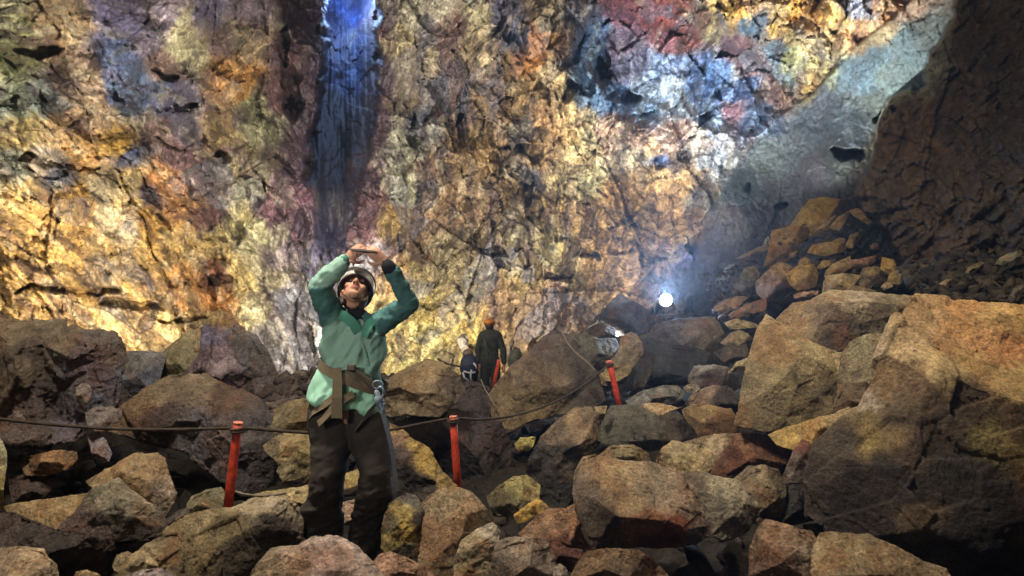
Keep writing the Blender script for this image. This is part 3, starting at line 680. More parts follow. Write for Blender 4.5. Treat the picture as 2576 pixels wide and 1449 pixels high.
    rock('B', 3.15, '#9c7458', 'reddish-brown boulder at the bottom edge, just right of the pink boulder', [(815,1400),(845,1335),(882,1290),(950,1274),(1040,1300),(1150,1350),(1250,1408),(1320,1500),(840,1500)], rough=.8)
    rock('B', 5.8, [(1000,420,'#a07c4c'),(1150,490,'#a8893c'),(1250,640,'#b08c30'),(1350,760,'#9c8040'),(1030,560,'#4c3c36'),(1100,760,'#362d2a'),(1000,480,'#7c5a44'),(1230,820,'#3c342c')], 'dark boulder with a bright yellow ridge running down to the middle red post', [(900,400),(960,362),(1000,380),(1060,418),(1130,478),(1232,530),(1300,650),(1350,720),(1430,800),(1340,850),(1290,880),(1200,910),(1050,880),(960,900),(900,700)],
         inner=[(960,440,-.12),(1080,480,-.2),(1180,590,-.26),(1210,700,-.24),(1290,790,-.16),(1000,600,-.06),(1100,640,-.1),(1080,780,-.14),(1180,820,-.14)], rough=1.2)
    rock('P', 7.2, [(1080,930,'#8a7450'),(1040,960,'#7c6846'),(1090,1000,'#8c7656'),(1030,1020,'#7d6c4c'),(1140,960,'#5c4a3c')], 'brown boulder with a pointed top, right of the waist of the standing person', [(940,985),(1000,942),(1040,922),(1072,905),(1112,910),(1150,946),(1168,978),(1150,1010),(1105,1048),(1060,1046),(1020,1040),(985,1048),(940,1030)],
         inner=[(1000,968,-.15),(1060,950,-.18),(1110,945,-.15),(1040,985,-.28),(1100,990,-.26),(1010,1010,-.05),(1060,1015,-.2)])
    rock('P', 7.0, [(1060,1060,'#5a4a3e'),(1200,1100,'#43383a'),(1150,1180,'#352e2e')], 'big dark boulder behind the middle red post', [(975,1060),(1060,1040),(1140,1028),(1200,1040),(1262,1058),(1295,1110),(1292,1180),(1245,1225),(1225,1262),(1180,1240),(1130,1220),(1070,1140),(1010,1090)], rough=1.1)
    rock('P', 8.6, [(1390,870,'#5d5048'),(1310,940,'#73604a'),(1280,1000,'#7c6848'),(1400,960,'#6c5c48'),(1470,960,'#4c423c'),(1340,1020,'#70603c')], 'tall hump-shaped dark boulder right of the distant people', [(1230,990),(1262,952),(1300,912),(1330,888),(1362,856),(1385,843),(1408,838),(1440,852),(1472,892),(1502,950),(1520,1005),(1480,1030),(1400,1040),(1330,1060),(1280,1085),(1240,1050)],
         inner=[(1290,970,-.16),(1350,910,-.16),(1400,880,-.14),(1440,920,-.1),(1400,970,-.26),(1320,1010,-.22),(1470,980,-.08)])
    rock('P', 9.2, '#4e4240', 'dark low boulder at the feet of the distant people', [(1125,1040),(1150,968),(1180,958),(1215,966),(1250,985),(1270,1040),(1295,1085),(1220,1085),(1150,1070)], rough=1.3)
    rock('Z', 16, '#4a4a3a', 'small dark green pointed rock behind the hump-shaped boulder', [(1100,930),(1150,800),(1200,720),(1260,750),(1310,850),(1330,930),(1220,1000),(1120,1000)], name='stone', cat='stone')
    rock('Z', 16.5, '#8a7c64', 'pale upright stone beside the distant person in the orange helmet', [(1090,900),(1100,700),(1140,620),(1170,640),(1160,800),(1150,930)], name='stone', cat='stone')
    rock('Z', 17.6, [(500,640,'#6a6052'),(470,560,'#3c342c')], 'pale blotched stone above the distant crouching person', [(410,620),(470,560),(540,550),(570,640),(560,740),(500,800),(440,720)], name='stone', cat='stone')
    # ---------------- middle right
    rock('C', 6.4, [(420,330,'#8a7350'),(500,400,'#7a644a'),(330,400,'#6c5a46'),(250,620,'#3c3732'),(400,600,'#4a3f34'),(330,850,'#2e2b28'),(540,300,'#7c6e58')], 'dark boulder with a speckled tan top, left of the wide grey boulder', [(130,600),(210,450),(330,340),(440,258),(560,250),(610,300),(610,480),(520,620),(480,720),(445,870),(370,970),(230,950),(150,820),(110,700)],  # lit top and shaded front put into the colour
         inner=[(300,450,-.14),(420,380,-.16),(520,360,-.12),(470,480,-.26),(330,560,-.22),(280,720,-.2),(390,700,-.2)], rough=1.2)
    rock('C', 6.2, '#a89a48', 'small yellow stone in the dark gap right of the middle red post', [(15,505),(60,460),(168,454),(152,520),(120,555),(40,550)], name='stone', cat='stone')
    rock('P', 4.7, [(1300,1215,'#8f8148'),(1270,1270,'#5d5438')], 'olive-yellow boulder above the small yellow wedge', [(1222,1250),(1255,1222),(1290,1200),(1325,1196),(1358,1220),(1357,1252),(1325,1285),(1290,1300),(1240,1300)])
    rock('C', 4.25, '#c49a30', 'bright yellow wedge-shaped stone, brightest of the small stones in the middle', [(15,1010),(90,950),(190,893),(230,925),(268,968),(200,1005),(100,1062),(40,1070)], inner=[(150,950,-.12),(100,1010,-.16)], name='stone', cat='stone', rough=.7)
    rock('C', 3.95, [(330,1050,'#9d7450'),(480,1100,'#9c6a44'),(160,1130,'#84603e'),(350,1240,'#5a3a30')], 'rust-red boulder left of the large split boulder with a rusty front', [(40,1150),(130,1060),(268,963),(370,965),(460,925),(495,1000),(535,1130),(615,1240),(560,1290),(480,1330),(390,1330),(250,1250),(110,1180)])
    rock('C', 4.0, [(700,700,'#9e8258'),(900,800,'#937a58'),(1100,870,'#8f7a60'),(880,950,'#9a7e56'),(1200,960,'#866c54'),(560,850,'#6b5a48'),(650,1050,'#4c3e2e'),(650,1180,'#443528'),(950,1080,'#7a4624'),(1200,1080,'#84401e'),(1100,1190,'#5e2e1c'),(1340,1130,'#4c3a34')], 'large split boulder with a tan sloping top and a rusty red front, centre right foreground',  # dark left face has its shade put into the colour
         [(450,850),(462,710),(515,608),(640,594),(790,628),(1000,648),(1120,688),(1200,740),(1262,850),(1330,990),(1395,1080),(1405,1150),(1300,1225),(1160,1245),(1060,1240),(930,1230),(850,1240),(740,1270),(600,1270),(530,1140),(478,1000)],
         inner=[(535,640,-.10),(600,760,-.26),(680,900,-.40),(745,1005,-.50),(850,1022,-.46),(1000,1005,-.42),(1180,990,-.36),(1285,985,-.30),(900,780,-.14),(1100,850,-.16),(860,1130,-.42),(1060,1170,-.36),(1220,1120,-.32),(660,1120,-.30),(560,900,-.14)], rough=.9)
    rock('C', 4.25, [(1500,850,'#8c8064'),(1600,960,'#90846c'),(1280,800,'#6c5a48'),(1550,780,'#94866a'),(1450,1060,'#8a7c68'),(1650,1060,'#6c5c54')], 'grey-olive layered boulder right against the large split boulder', [(1195,740),(1260,708),(1400,718),(1480,745),(1600,768),(1700,860),(1762,960),(1752,1050),(1700,1110),(1630,1150),(1520,1190),(1430,1160),(1370,1080),(1330,990),(1280,890)],
         inner=[(1330,770,-.04),(1400,850,-.22),(1560,830,-.18),(1660,930,-.2),(1500,960,-.34),(1620,1050,-.3),(1470,1090,-.28)])
    rock('C', 4.7, '#7d6b4e', 'brown boulder right behind the grey-olive layered boulder', [(1560,770),(1680,668),(1800,654),(1900,690),(1960,800),(1950,1010),(1820,1060),(1740,1000),(1660,900)])
    rock('C', 5.2, [(1200,600,'#a48f5e'),(1350,560,'#a08a5c'),(1150,520,'#948058')], 'square yellow-tan boulder behind the large split boulder', [(1030,640),(1045,600),(1080,540),(1150,484),(1270,504),(1400,530),(1436,590),(1428,690),(1350,720),(1220,740),(1100,700)], inner=[(1130,590,-.14),(1250,570,-.14),(1390,590,-.1),(1240,650,-.26)])
    rock('C', 5.7, [(1700,500,'#80583c'),(1400,480,'#9a8462'),(1600,640,'#5a3422'),(1900,560,'#6a4630')], 'long rusty-brown boulder to the right of the square yellow-tan boulder', [(1190,490),(1350,450),(1480,430),(1620,428),(1830,438),(1970,480),(1970,640),(1830,690),(1690,700),(1540,750),(1420,720),(1400,580),(1290,520)])
    rock('C', 6.6, [(900,350,'#59544a'),(750,300,'#5c574c'),(1150,380,'#54493e'),(700,450,'#5a5646'),(1000,480,'#544c42')], 'wide dark grey flat-fronted boulder below the far red post', [(490,620),(545,500),(590,480),(620,400),(660,300),(702,228),(800,222),(930,222),(1040,280),(1150,258),(1230,290),(1335,390),(1325,450),(1200,490),(1100,540),(960,570),(860,540),(700,560),(600,640)], rough=.8)
    rock('C', 6.75, '#ab8e64', 'thin tan slab lying on the wide dark grey boulder', [(925,228),(1020,208),(1150,232),(1215,245),(1140,268),(1060,304),(1000,280)], inner=[(1060,250,-.05)], name='rock_slab', cat='rock slab', th=.4)
    rock('C', 7.1, [(1400,260,'#8e7448'),(1450,380,'#5e4024'),(1300,300,'#80663e')], 'brown boulder with a tan cracked top, below the tall tan slab', [(1215,260),(1300,224),(1440,228),(1560,258),(1615,320),(1590,430),(1470,460),(1340,470),(1310,400),(1250,340)], inner=[(1300,280,-.1),(1440,290,-.16),(1560,310,-.12),(1450,390,-.2)])
    rock('C', 6.8, '#a08858', 'small tan stone at the left end of the wide dark grey boulder', [(586,240),(680,234),(655,332),(622,330)], name='stone', cat='stone')
    rock('C', 5.2, '#85754f', 'low olive stone behind the top edge of the large split boulder', [(600,620),(640,570),(700,520),(860,508),(965,560),(1010,660),(800,680),(640,660)], name='stone', cat='stone')
    rock('P', 3.25, [(1300,1370,'#8c7a64'),(1270,1420,'#6c5a48'),(1370,1400,'#7a685a')], 'grey-brown boulder at the bottom edge, below the rust-red boulder', [(1225,1470),(1232,1425),(1246,1358),(1300,1349),(1375,1355),(1397,1396),(1400,1480),(1225,1480)])
    rock('C', 3.05, [(750,1300,'#7d6244'),(900,1330,'#6c4c30'),(600,1400,'#775a3a')], 'dark brown slab at the bottom edge below the large split boulder', [(380,1500),(470,1340),(530,1270),(640,1256),(760,1248),(900,1258),(1000,1310),(1100,1400),(1170,1500)], rough=.9)
    rock('C', 3.6, '#6a4236', 'dark red stone under the rust-red boulder', [(240,1165),(400,1245),(510,1262),(480,1330),(400,1420),(300,1340)], name='stone', cat='stone')
    rock('C', 2.95, '#988a7c', 'small pale stone at the bottom edge left of the dark brown slab', [(290,1400),(340,1360),(390,1390),(410,1480),(300,1480)], name='stone', cat='stone')
    rock('C', 7.9, '#73706a', 'grey rounded stone at the foot of the far red post', [(810,200),(900,140),(990,110),(1080,85),(1190,88),(1235,150),(1170,225),(950,240),(830,230)], name='stone', cat='stone')
    rock('C', 8.0, [(1400,120,'#8c7460'),(1500,180,'#3e3532'),(1350,190,'#7d6650')], 'dark brown stone with a pale upper edge, left of the tall tan slab', [(1210,245),(1310,130),(1440,88),(1550,95),(1610,150),(1620,300),(1500,270),(1300,255)], name='stone', cat='stone')
    rock('C', 7.7, '#8a8170', 'small round pale stone between the grey stone and the pale-edged dark stone', [(1225,100),(1260,80),(1330,80),(1350,110),(1310,140),(1240,140)], name='stone', cat='stone')
    # ---------------- lamp area
    rock('F', 12.3, [(600,750,'#4a4a50'),(800,650,'#4a4858'),(780,600,'#8a8898'),(560,850,'#4c483c')], 'dark bluish sloping boulder just left of the bright lamp', [(430,850),(500,780),(560,715),(640,640),(692,578),(722,560),(790,600),(862,640),(960,700),(1010,800),(960,890),(700,910),(540,940),(460,900)], rough=1.1)
    rock('F', 10.5, [(1350,880,'#72625c'),(1150,880,'#5c5860'),(1500,900,'#70604c')], 'grey-brown boulder directly below the bright lamp', [(970,930),(980,870),(1060,800),(1200,772),(1400,768),(1512,754),(1562,850),(1595,970),(1530,1050),(1350,1040),(1150,1020)], inner=[(1100,900,-.12),(1250,850,-.1),(1450,840,-.1),(1300,960,-.26),(1470,960,-.2)])
    rock('F', 8.9, [(820,960,'#8a7462'),(730,1050,'#7f7058'),(640,1200,'#8f7a50')], 'upright tan boulder leaning behind the far red post', [(560,1280),(600,1180),(690,1070),(735,930),(775,900),(820,883),(870,920),(905,975),(912,1060),(850,1150),(800,1230),(700,1290)], inner=[(790,980,-.12),(860,1010,-.06),(740,1110,-.2),(660,1200,-.12)])
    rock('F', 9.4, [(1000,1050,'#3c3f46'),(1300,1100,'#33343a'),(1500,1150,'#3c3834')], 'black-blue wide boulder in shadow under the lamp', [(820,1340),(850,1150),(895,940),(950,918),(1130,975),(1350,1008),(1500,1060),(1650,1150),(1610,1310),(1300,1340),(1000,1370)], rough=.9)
    rock('F', 8.7, [(1450,1165,'#8c8680'),(1470,1230,'#4a3a3a')], 'dark reddish stone with a bright top edge, below the black-blue boulder', [(1295,1280),(1310,1220),(1345,1168),(1500,1156),(1622,1168),(1640,1250),(1560,1340),(1320,1350)], inner=[(1350,1200,-.2),(1500,1185,-.24),(1600,1195,-.18),(1450,1270,-.22)], name='stone', cat='stone')
    rock('F', 10.2, '#6d6656', 'grey-olive flat boulder between the hump-shaped boulder and the dark bluish one', [(300,905),(430,888),(540,935),(690,930),(720,1000),(640,1100),(480,1130),(380,1060)])
    rock('F', 11.2, '#5a4c3c', 'dark brown boulder at the left foot of the dark bluish boulder', [(440,860),(560,800),(680,850),(690,930),(560,960),(450,930)], name='stone', cat='stone')
    rock('F', 9.0, [(560,1230,'#9c8450'),(460,1150,'#746242')], 'tan stone low beside the top of the far red post', [(520,1300),(545,1235),(640,1200),(760,1230),(800,1290),(680,1330),(560,1330)], name='stone', cat='stone')
    rock('F', 9.1, '#66605a', 'grey slab leaning in the shade right of the far red post', [(800,1400),(860,1300),(930,1200),(985,1140),(1000,1190),(930,1330),(860,1420)], name='rock_slab', cat='rock slab')
    rock('F', 12.6, '#aab2bc', 'white crusted stone on the slope up right of the lamp', [(1525,450),(1560,410),(1620,330),(1670,315),(1700,360),(1650,410),(1620,470),(1570,485)], name='stone', cat='stone', rough=2.0)
    for pts, c, lab, D in [
        ([(1490,700),(1560,630),(1700,580),(1800,590),(1700,680),(1600,720)], '#94785a', 'tan slab highest of those right of the lamp', 10.6),
        ([(1620,740),(1780,650),(1940,595),(1950,640),(1940,700),(1800,730),(1700,780)], '#84604a', 'reddish slab under the tan slab right of the lamp', 10.2),
        ([(1590,800),(1700,770),(1860,810),(1890,840),(1780,850),(1640,860)], '#9d8a60', 'pale tan flat slab right of the boulder below the lamp', 9.6),
        ([(1560,970),(1650,890),(1720,865),(1790,890),(1830,930),(1740,980),(1620,1030)], '#8c7a58', 'pointed tan slab just below the pale flat slab', 9.2),
        ([(1620,1230),(1700,1130),(1800,1095),(1810,1130),(1790,1190),(1700,1215)], '#b09c70', 'pale thin slab leaning on the left edge of the tall tan slab', 6.6),
        ([(1500,1060),(1620,1010),(1780,980),(1800,1060),(1720,1140),(1620,1150)], '#534a40', 'dark stone in the gap below the pointed tan slab', 9.0)]:
        rock('F', D, c, lab, pts, name='rock_slab', cat='rock slab', th=.5, rough=.9)
    # ---------------- right side, big ones
    rock('E', 6.0, [(300,1000,'#8a7850'),(400,1300,'#84744c'),(600,1150,'#948056'),(250,1400,'#7a6a4a'),(640,1400,'#8c7850')], 'tall smooth tan slab standing upright, right of the bright lamp', [(110,1600),(125,1480),(150,1340),(200,1130),(240,990),(300,902),(360,945),(450,1000),(600,1088),(700,1130),(790,1150),(770,1300),(740,1420),(700,1520),(560,1600),(300,1640)],
         inner=[(270,1020,-.06),(330,1150,-.12),(500,1130,-.1),(640,1200,-.12),(300,1380,-.18),(480,1380,-.2),(640,1420,-.18),(440,1530,-.22)], rough=.6, tilt=.22)
    rock('E', 5.4, [(900,1100,'#7d7454'),(850,1300,'#7a6c50'),(1060,1060,'#8a7a54'),(740,1430,'#6b5a40')], 'grey-olive curved boulder between the tall tan slab and the huge orange boulder', [(740,1480),(750,1280),(778,1140),(830,1070),(930,1028),(1090,1008),(1250,950),(1250,1080),(1080,1200),(1040,1300),(960,1450),(860,1560),(760,1560)], rough=.7)
    rock('D', 5.0, '#5a4a34', 'dark rounded stone in the hollow beneath the grey-olive curved boulder', [(405,430),(425,320),(510,232),(620,220),(680,280),(620,420),(500,470)], name='stone', cat='stone', rough=.6)
    rock('E', 6.6, [(700,760,'#8d7a58'),(900,800,'#94836a'),(700,900,'#6a5846'),(1000,900,'#685a42'),(450,900,'#97825a'),(1150,800,'#7a6c50'),(800,1020,'#4c4038')], 'wide grey-brown boulder with a sharp pale upper edge, above the tall tan slab', [(355,945),(480,832),(600,800),(640,775),(700,744),(840,758),(1000,765),(1150,780),(1300,790),(1300,900),(1180,960),(1110,1030),(930,1060),(830,1100),(770,1130),(640,1120),(520,1060),(420,985)],
         inner=[(480,930,-.24),(590,840,-.2),(640,850,-.3),(760,850,-.26),(900,835,-.24),(1050,850,-.2),(1180,840,-.14),(700,960,-.2),(900,950,-.2),(560,980,-.24),(1050,950,-.16)], rough=.8)
    rock('P', 4.4, [(2330,790,'#a07c4c'),(2420,800,'#a8783a'),(2500,840,'#a0703a'),(2570,880,'#9a6630'),(2500,795,'#b08a4c'),(2560,800,'#a8803c'),(2300,850,'#8c7048'),(2400,880,'#a07440'),(2480,920,'#aa8446'),(2570,960,'#b09050'),(2300,905,'#a4885a'),(2390,938,'#b0945c'),(2280,955,'#745a38'),(2350,990,'#6a4e30'),(2212,893,'#a08a68'),(2170,1015,'#a8947c'),(2225,960,'#7c6038'),(2430,1020,'#54402c'),(2540,1060,'#5a452c'),(2250,1040,'#5e4a30'),(2180,1075,'#7c6636'),(2190,1110,'#9a8040'),(2240,1100,'#80683c'),(2300,1110,'#54402e'),(2480,1088,'#7c6a34'),(2560,1140,'#8a7434'),(2380,1080,'#4c3826'),(2120,1150,'#4c4034'),(2150,1250,'#322a28'),(2240,1180,'#2e2624'),(2290,1240,'#352c2a'),(2310,1295,'#6a5438'),(2400,1180,'#2c2420'),(2480,1230,'#2a2220'),(2560,1240,'#2c2420'),(2450,1330,'#2e2724'),(2060,1180,'#54483c'),(2340,1380,'#443a32'),(2200,1330,'#3a302c')],  # pale ridge points paint a highlight along the edge
         'huge boulder filling the right edge, smooth orange top and rough dark mottled front', [(2025,1200,-.08),(2042,1120,-.10),(2100,1062,-.14),(2160,1022,-.18),(2190,965,-.16),(2207,892,-.12),(2258,800,.06),(2300,753,.20),(2400,760,.24),(2500,772,.27),(2720,800,.30),(2780,1500,-.2),(2420,1500,-.22),(2290,1400,-.16),(2200,1370,-.14),(2090,1340,-.08),(2030,1295,-.03)],
         inner=[(2228,905,-.17),(2290,928,-.22),(2370,954,-.25),(2450,985,-.27),(2540,1006,-.29),(2640,1026,-.30),(2400,850,-.02),(2540,890,-.04),(2250,1050,-.27),(2340,1075,-.30),(2450,1085,-.33),(2600,1150,-.37),(2150,1130,-.22),(2230,1180,-.29),(2330,1200,-.33),(2450,1240,-.36),(2180,1270,-.26),(2310,1310,-.34),(2460,1380,-.36),(2640,1350,-.38)], rough=1.3, soft=1)
    rock('D', 4.9, [(250,540,'#a88c4c'),(480,430,'#a08658'),(80,560,'#a8883c')], 'yellow-tan tongue of rock running from the huge right boulder towards the middle', [(5,555),(60,530),(150,498),(270,465),(400,428),(500,385),(620,380),(640,500),(480,580),(300,650),(170,650),(60,620)], inner=[(150,550,-.06),(320,500,-.1),(480,450,-.1),(280,590,-.14)], rough=.8)
    rock('D', 4.6, [(210,640,'#6a4034'),(150,720,'#6c5c50')], 'dark red upright shard at the left foot of the huge right boulder', [(92,830),(125,740),(160,660),(208,588),(252,600),(290,660),(270,780),(230,860),(92,860)], inner=[(190,680,-.14),(170,780,-.14)], name='stone', cat='stone')
    rock('D', 4.7, '#3d3834', 'black block in the gap below the dark red shard', [(50,840),(230,830),(320,930),(330,1090),(150,1130),(-10,1120),(10,960)])
    rock('D', 3.4, [(0,1150,'#84664a'),(150,1200,'#8c6c4e'),(100,1350,'#6e4f3c'),(280,1300,'#84705a')], 'reddish-brown boulder at the bottom edge, left of the flat tan boulder at bottom right', [(-120,1250),(-70,1150),(-20,1083),(100,1110),(200,1150),(275,1160),(325,1230),(345,1330),(320,1440),(280,1520),(-140,1520)])
    rock('D', 3.35, [(600,1250,'#8a7450'),(400,1200,'#8d7852'),(800,1350,'#7c6444')], 'flat tan boulder at the bottom edge on the right, under the huge right boulder', [(285,1300),(335,1182),(400,1172),(480,1178),(640,1188),(800,1260),(950,1340),(1110,1400),(1180,1520),(280,1520)], inner=[(420,1240,-.12),(600,1270,-.16),(800,1350,-.16),(560,1400,-.26)], rough=.7)
    # ---------------- talus on the right slope
    TAL = [
     ([(430,370),(500,280),(580,172),(680,158),(760,172),(832,168),(836,215),(812,260),(720,330),(620,380)], [(600,230,'#b08a1c'),(700,220,'#a88418'),(800,200,'#7a5a2c'),(640,330,'#a8842c')], 'bright yellow sloping slab at the very top of the right slope', 13.4),
     ([(285,590),(312,530),(340,372),(440,348),(575,345),(585,400),(500,450),(445,540),(345,590)], [(430,390,'#b4882c'),(350,420,'#a88438'),(400,500,'#8c6a34')], 'gold-yellow block standing just below the bright yellow top slab', 12.8),
     ([(610,370),(680,300),(735,268),(745,290),(700,330),(640,372)], '#a8875c', 'narrow tan sliver in front of the bright yellow top slab', 12.7),
     ([(700,345),(760,280),(825,240),(800,310),(760,362)], '#a48452', 'tan pointed flake right of the narrow tan sliver', 12.6),
     ([(825,240),(880,223),(920,250),(995,290),(945,322),(865,275)], '#9a7848', 'tan tilted slab beside the dark wall near the top of the slope', 12.6),
     ([(565,505),(600,460),(720,438),(825,460),(780,500),(660,525)], '#a3833c', 'long yellow-brown slab across the middle of the right slope', 11.8),
     ([(805,465),(832,398),(882,378),(888,430),(845,478)], '#a18344', 'upright yellow-brown flake at the end of the long slab', 11.7),
     ([(710,440),(760,412),(800,415),(800,445),(740,455)], '#8c7448', 'small brown flake behind the long yellow-brown slab', 12.0),
     ([(425,650),(490,600),(600,588),(625,640),(608,720),(500,748),(455,710)], [(520,640,'#b08a3a'),(560,700,'#7a5c30')], 'gold blocky stone above the wide grey-brown boulder, left of the tan cracked one', 10.6),
     ([(495,600),(515,550),(545,535),(580,560),(580,600)], '#a0803c', 'small gold stone behind the gold blocky stone', 11.3),
     ([(620,600),(660,560),(740,550),(700,590),(640,610)], '#a08040', 'flat gold flake between the long slab and the pointed tan wedge', 11.2),
     ([(670,655),(685,620),(730,578),(828,534),(838,600),(760,645),(695,675)], [(740,590,'#a88c54'),(760,640,'#6c5434')], 'pointed tan wedge in the middle of the right slope', 10.8),
     ([(832,555),(900,548),(992,525),(992,560),(940,600),(840,610)], [(900,555,'#a4765c'),(900,595,'#4c3a32')], 'pinkish flat slab right of the pointed tan wedge', 10.9),
     ([(895,660),(920,610),(990,598),(1060,612),(1075,680),(1020,720),(930,720)], [(980,615,'#8c7448'),(1000,680,'#41362c')], 'dark rounded stone with a tan top below the pinkish slab', 10.4),
     ([(660,760),(672,690),(690,655),(800,643),(895,655),(850,710),(800,760)], [(770,680,'#a48a54'),(740,740,'#84683c')], 'tan cracked stone resting on the wide grey-brown boulder', 9.8),
     ([(1030,610),(1040,538),(1110,555),(1135,620),(1090,650)], '#a88640', 'gold stone beside the foot of the dark wall', 10.2),
     ([(1070,700),(1090,640),(1140,615),(1200,600),(1245,572),(1190,640),(1150,705)], '#8c713c', 'brown-gold leaning stone below the gold stone by the dark wall', 9.9),
     ([(1030,725),(1060,695),(1100,700),(1100,725),(1050,745)], '#a08258', 'small tan pebble left of the dark slope of flakes', 9.3),
     ([(235,700),(295,640),(370,573),(430,588),(445,650),(475,740),(400,800),(300,815),(245,765)], [(380,600,'#a07c50'),(330,680,'#806048'),(400,740,'#3c2c2c')], 'brown boulder with a dark underside, above the slabs right of the lamp', 10.8),
     ([(130,665),(160,610),(220,592),(250,640),(240,690),(170,700)], '#7c7058', 'grey-tan stone left of the brown boulder with a dark underside', 11.5),
     ([(85,720),(120,670),(180,690),(240,690),(240,760),(150,770)], '#5c5850', 'dark grey stone below the grey-tan stone on the slope', 11.2),
     ([(100,545),(160,515),(230,480),(300,455),(300,490),(200,530)], '#8a7a6c', 'long pale flake lying along the left edge of the right slope', 12.2),
     ([(275,470),(290,420),(312,402),(316,440),(295,475)], '#b0aaa4', 'small white sliver standing left of the gold-yellow block', 12.5),
     ([(475,775),(540,755),(625,750),(620,775),(520,790),(480,800)], '#a07c60', 'thin pinkish flake at the top left of the wide grey-brown boulder', 9.2),
     ([(890,690),(930,670),(980,700),(960,740),(900,735)], '#6c5c48', 'small brown stone below the dark rounded stone', 9.7),
     ([(780,770),(860,715),(940,735),(1000,755),(900,772)], '#7a6644', 'low brown flake on the edge of the wide grey-brown boulder', 9.0),
     ([(640,450),(690,400),(720,420),(710,445),(660,465)], '#4c4434', 'dark stone in the shadow above the long yellow-brown slab', 12.2),
     ([(960,470),(985,445),(1030,450),(1030,480),(980,490)], '#8a6a50', 'small reddish stone above the pinkish slab', 11.5),
     ([(1370,590),(1450,580),(1560,545),(1650,530),(1680,548),(1560,580),(1480,600),(1400,608)], '#7a6648', 'long thin brown flake lying along the foot of the dark wall', 8.6),
     ([(1570,635),(1590,600),(1650,570),(1705,570),(1650,600),(1600,638)], '#706448', 'short olive flake right of the long thin brown flake', 8.3),
     ([(1760,580),(1790,540),(1850,510),(1920,495),(1930,520),(1860,560),(1800,580)], '#6c6854', 'grey-green flake highest at the right edge below the dark wall', 8.0),
     ([(1370,745),(1400,705),(1470,665),(1500,655),(1480,700),(1420,740)], '#8a7254', 'leaning tan flake on the dark slope at right', 8.0),
     ([(1200,745),(1240,710),(1290,700),(1280,735),(1230,760)], '#74704c', 'small olive flake above the orange top of the huge right boulder', 8.4),
     ([(1290,795),(1360,780),(1410,768),(1395,785),(1330,805)], '#9a785c', 'thin pink flake lying behind the top of the huge right boulder', 7.6),
     ([(1830,830),(1860,770),(1880,735),(1943,710),(2000,730),(1900,780),(1860,840)], '#5a5048', 'dark leaning stone at the right edge of the dark slope', 7.4),
     ([(1840,875),(1890,845),(1960,838),(2020,850),(2000,890),(1880,895)], '#8c7c58', 'tan stone at the right edge, just above the huge boulder', 6.0)]
    for pts, c, lab, D in TAL:
        flat = any(w in lab for w in ('flake', 'sliver', 'slab'))
        rock('E', D, c, lab, pts, name='rock_flake' if ('flake' in lab or 'sliver' in lab) else ('rock_slab' if 'slab' in lab else 'stone'),
             cat='rock flake' if ('flake' in lab or 'sliver' in lab) else ('rock slab' if 'slab' in lab else 'stone'), group=T, th=.4 if flat else .8, rough=.8, grow=1.13)

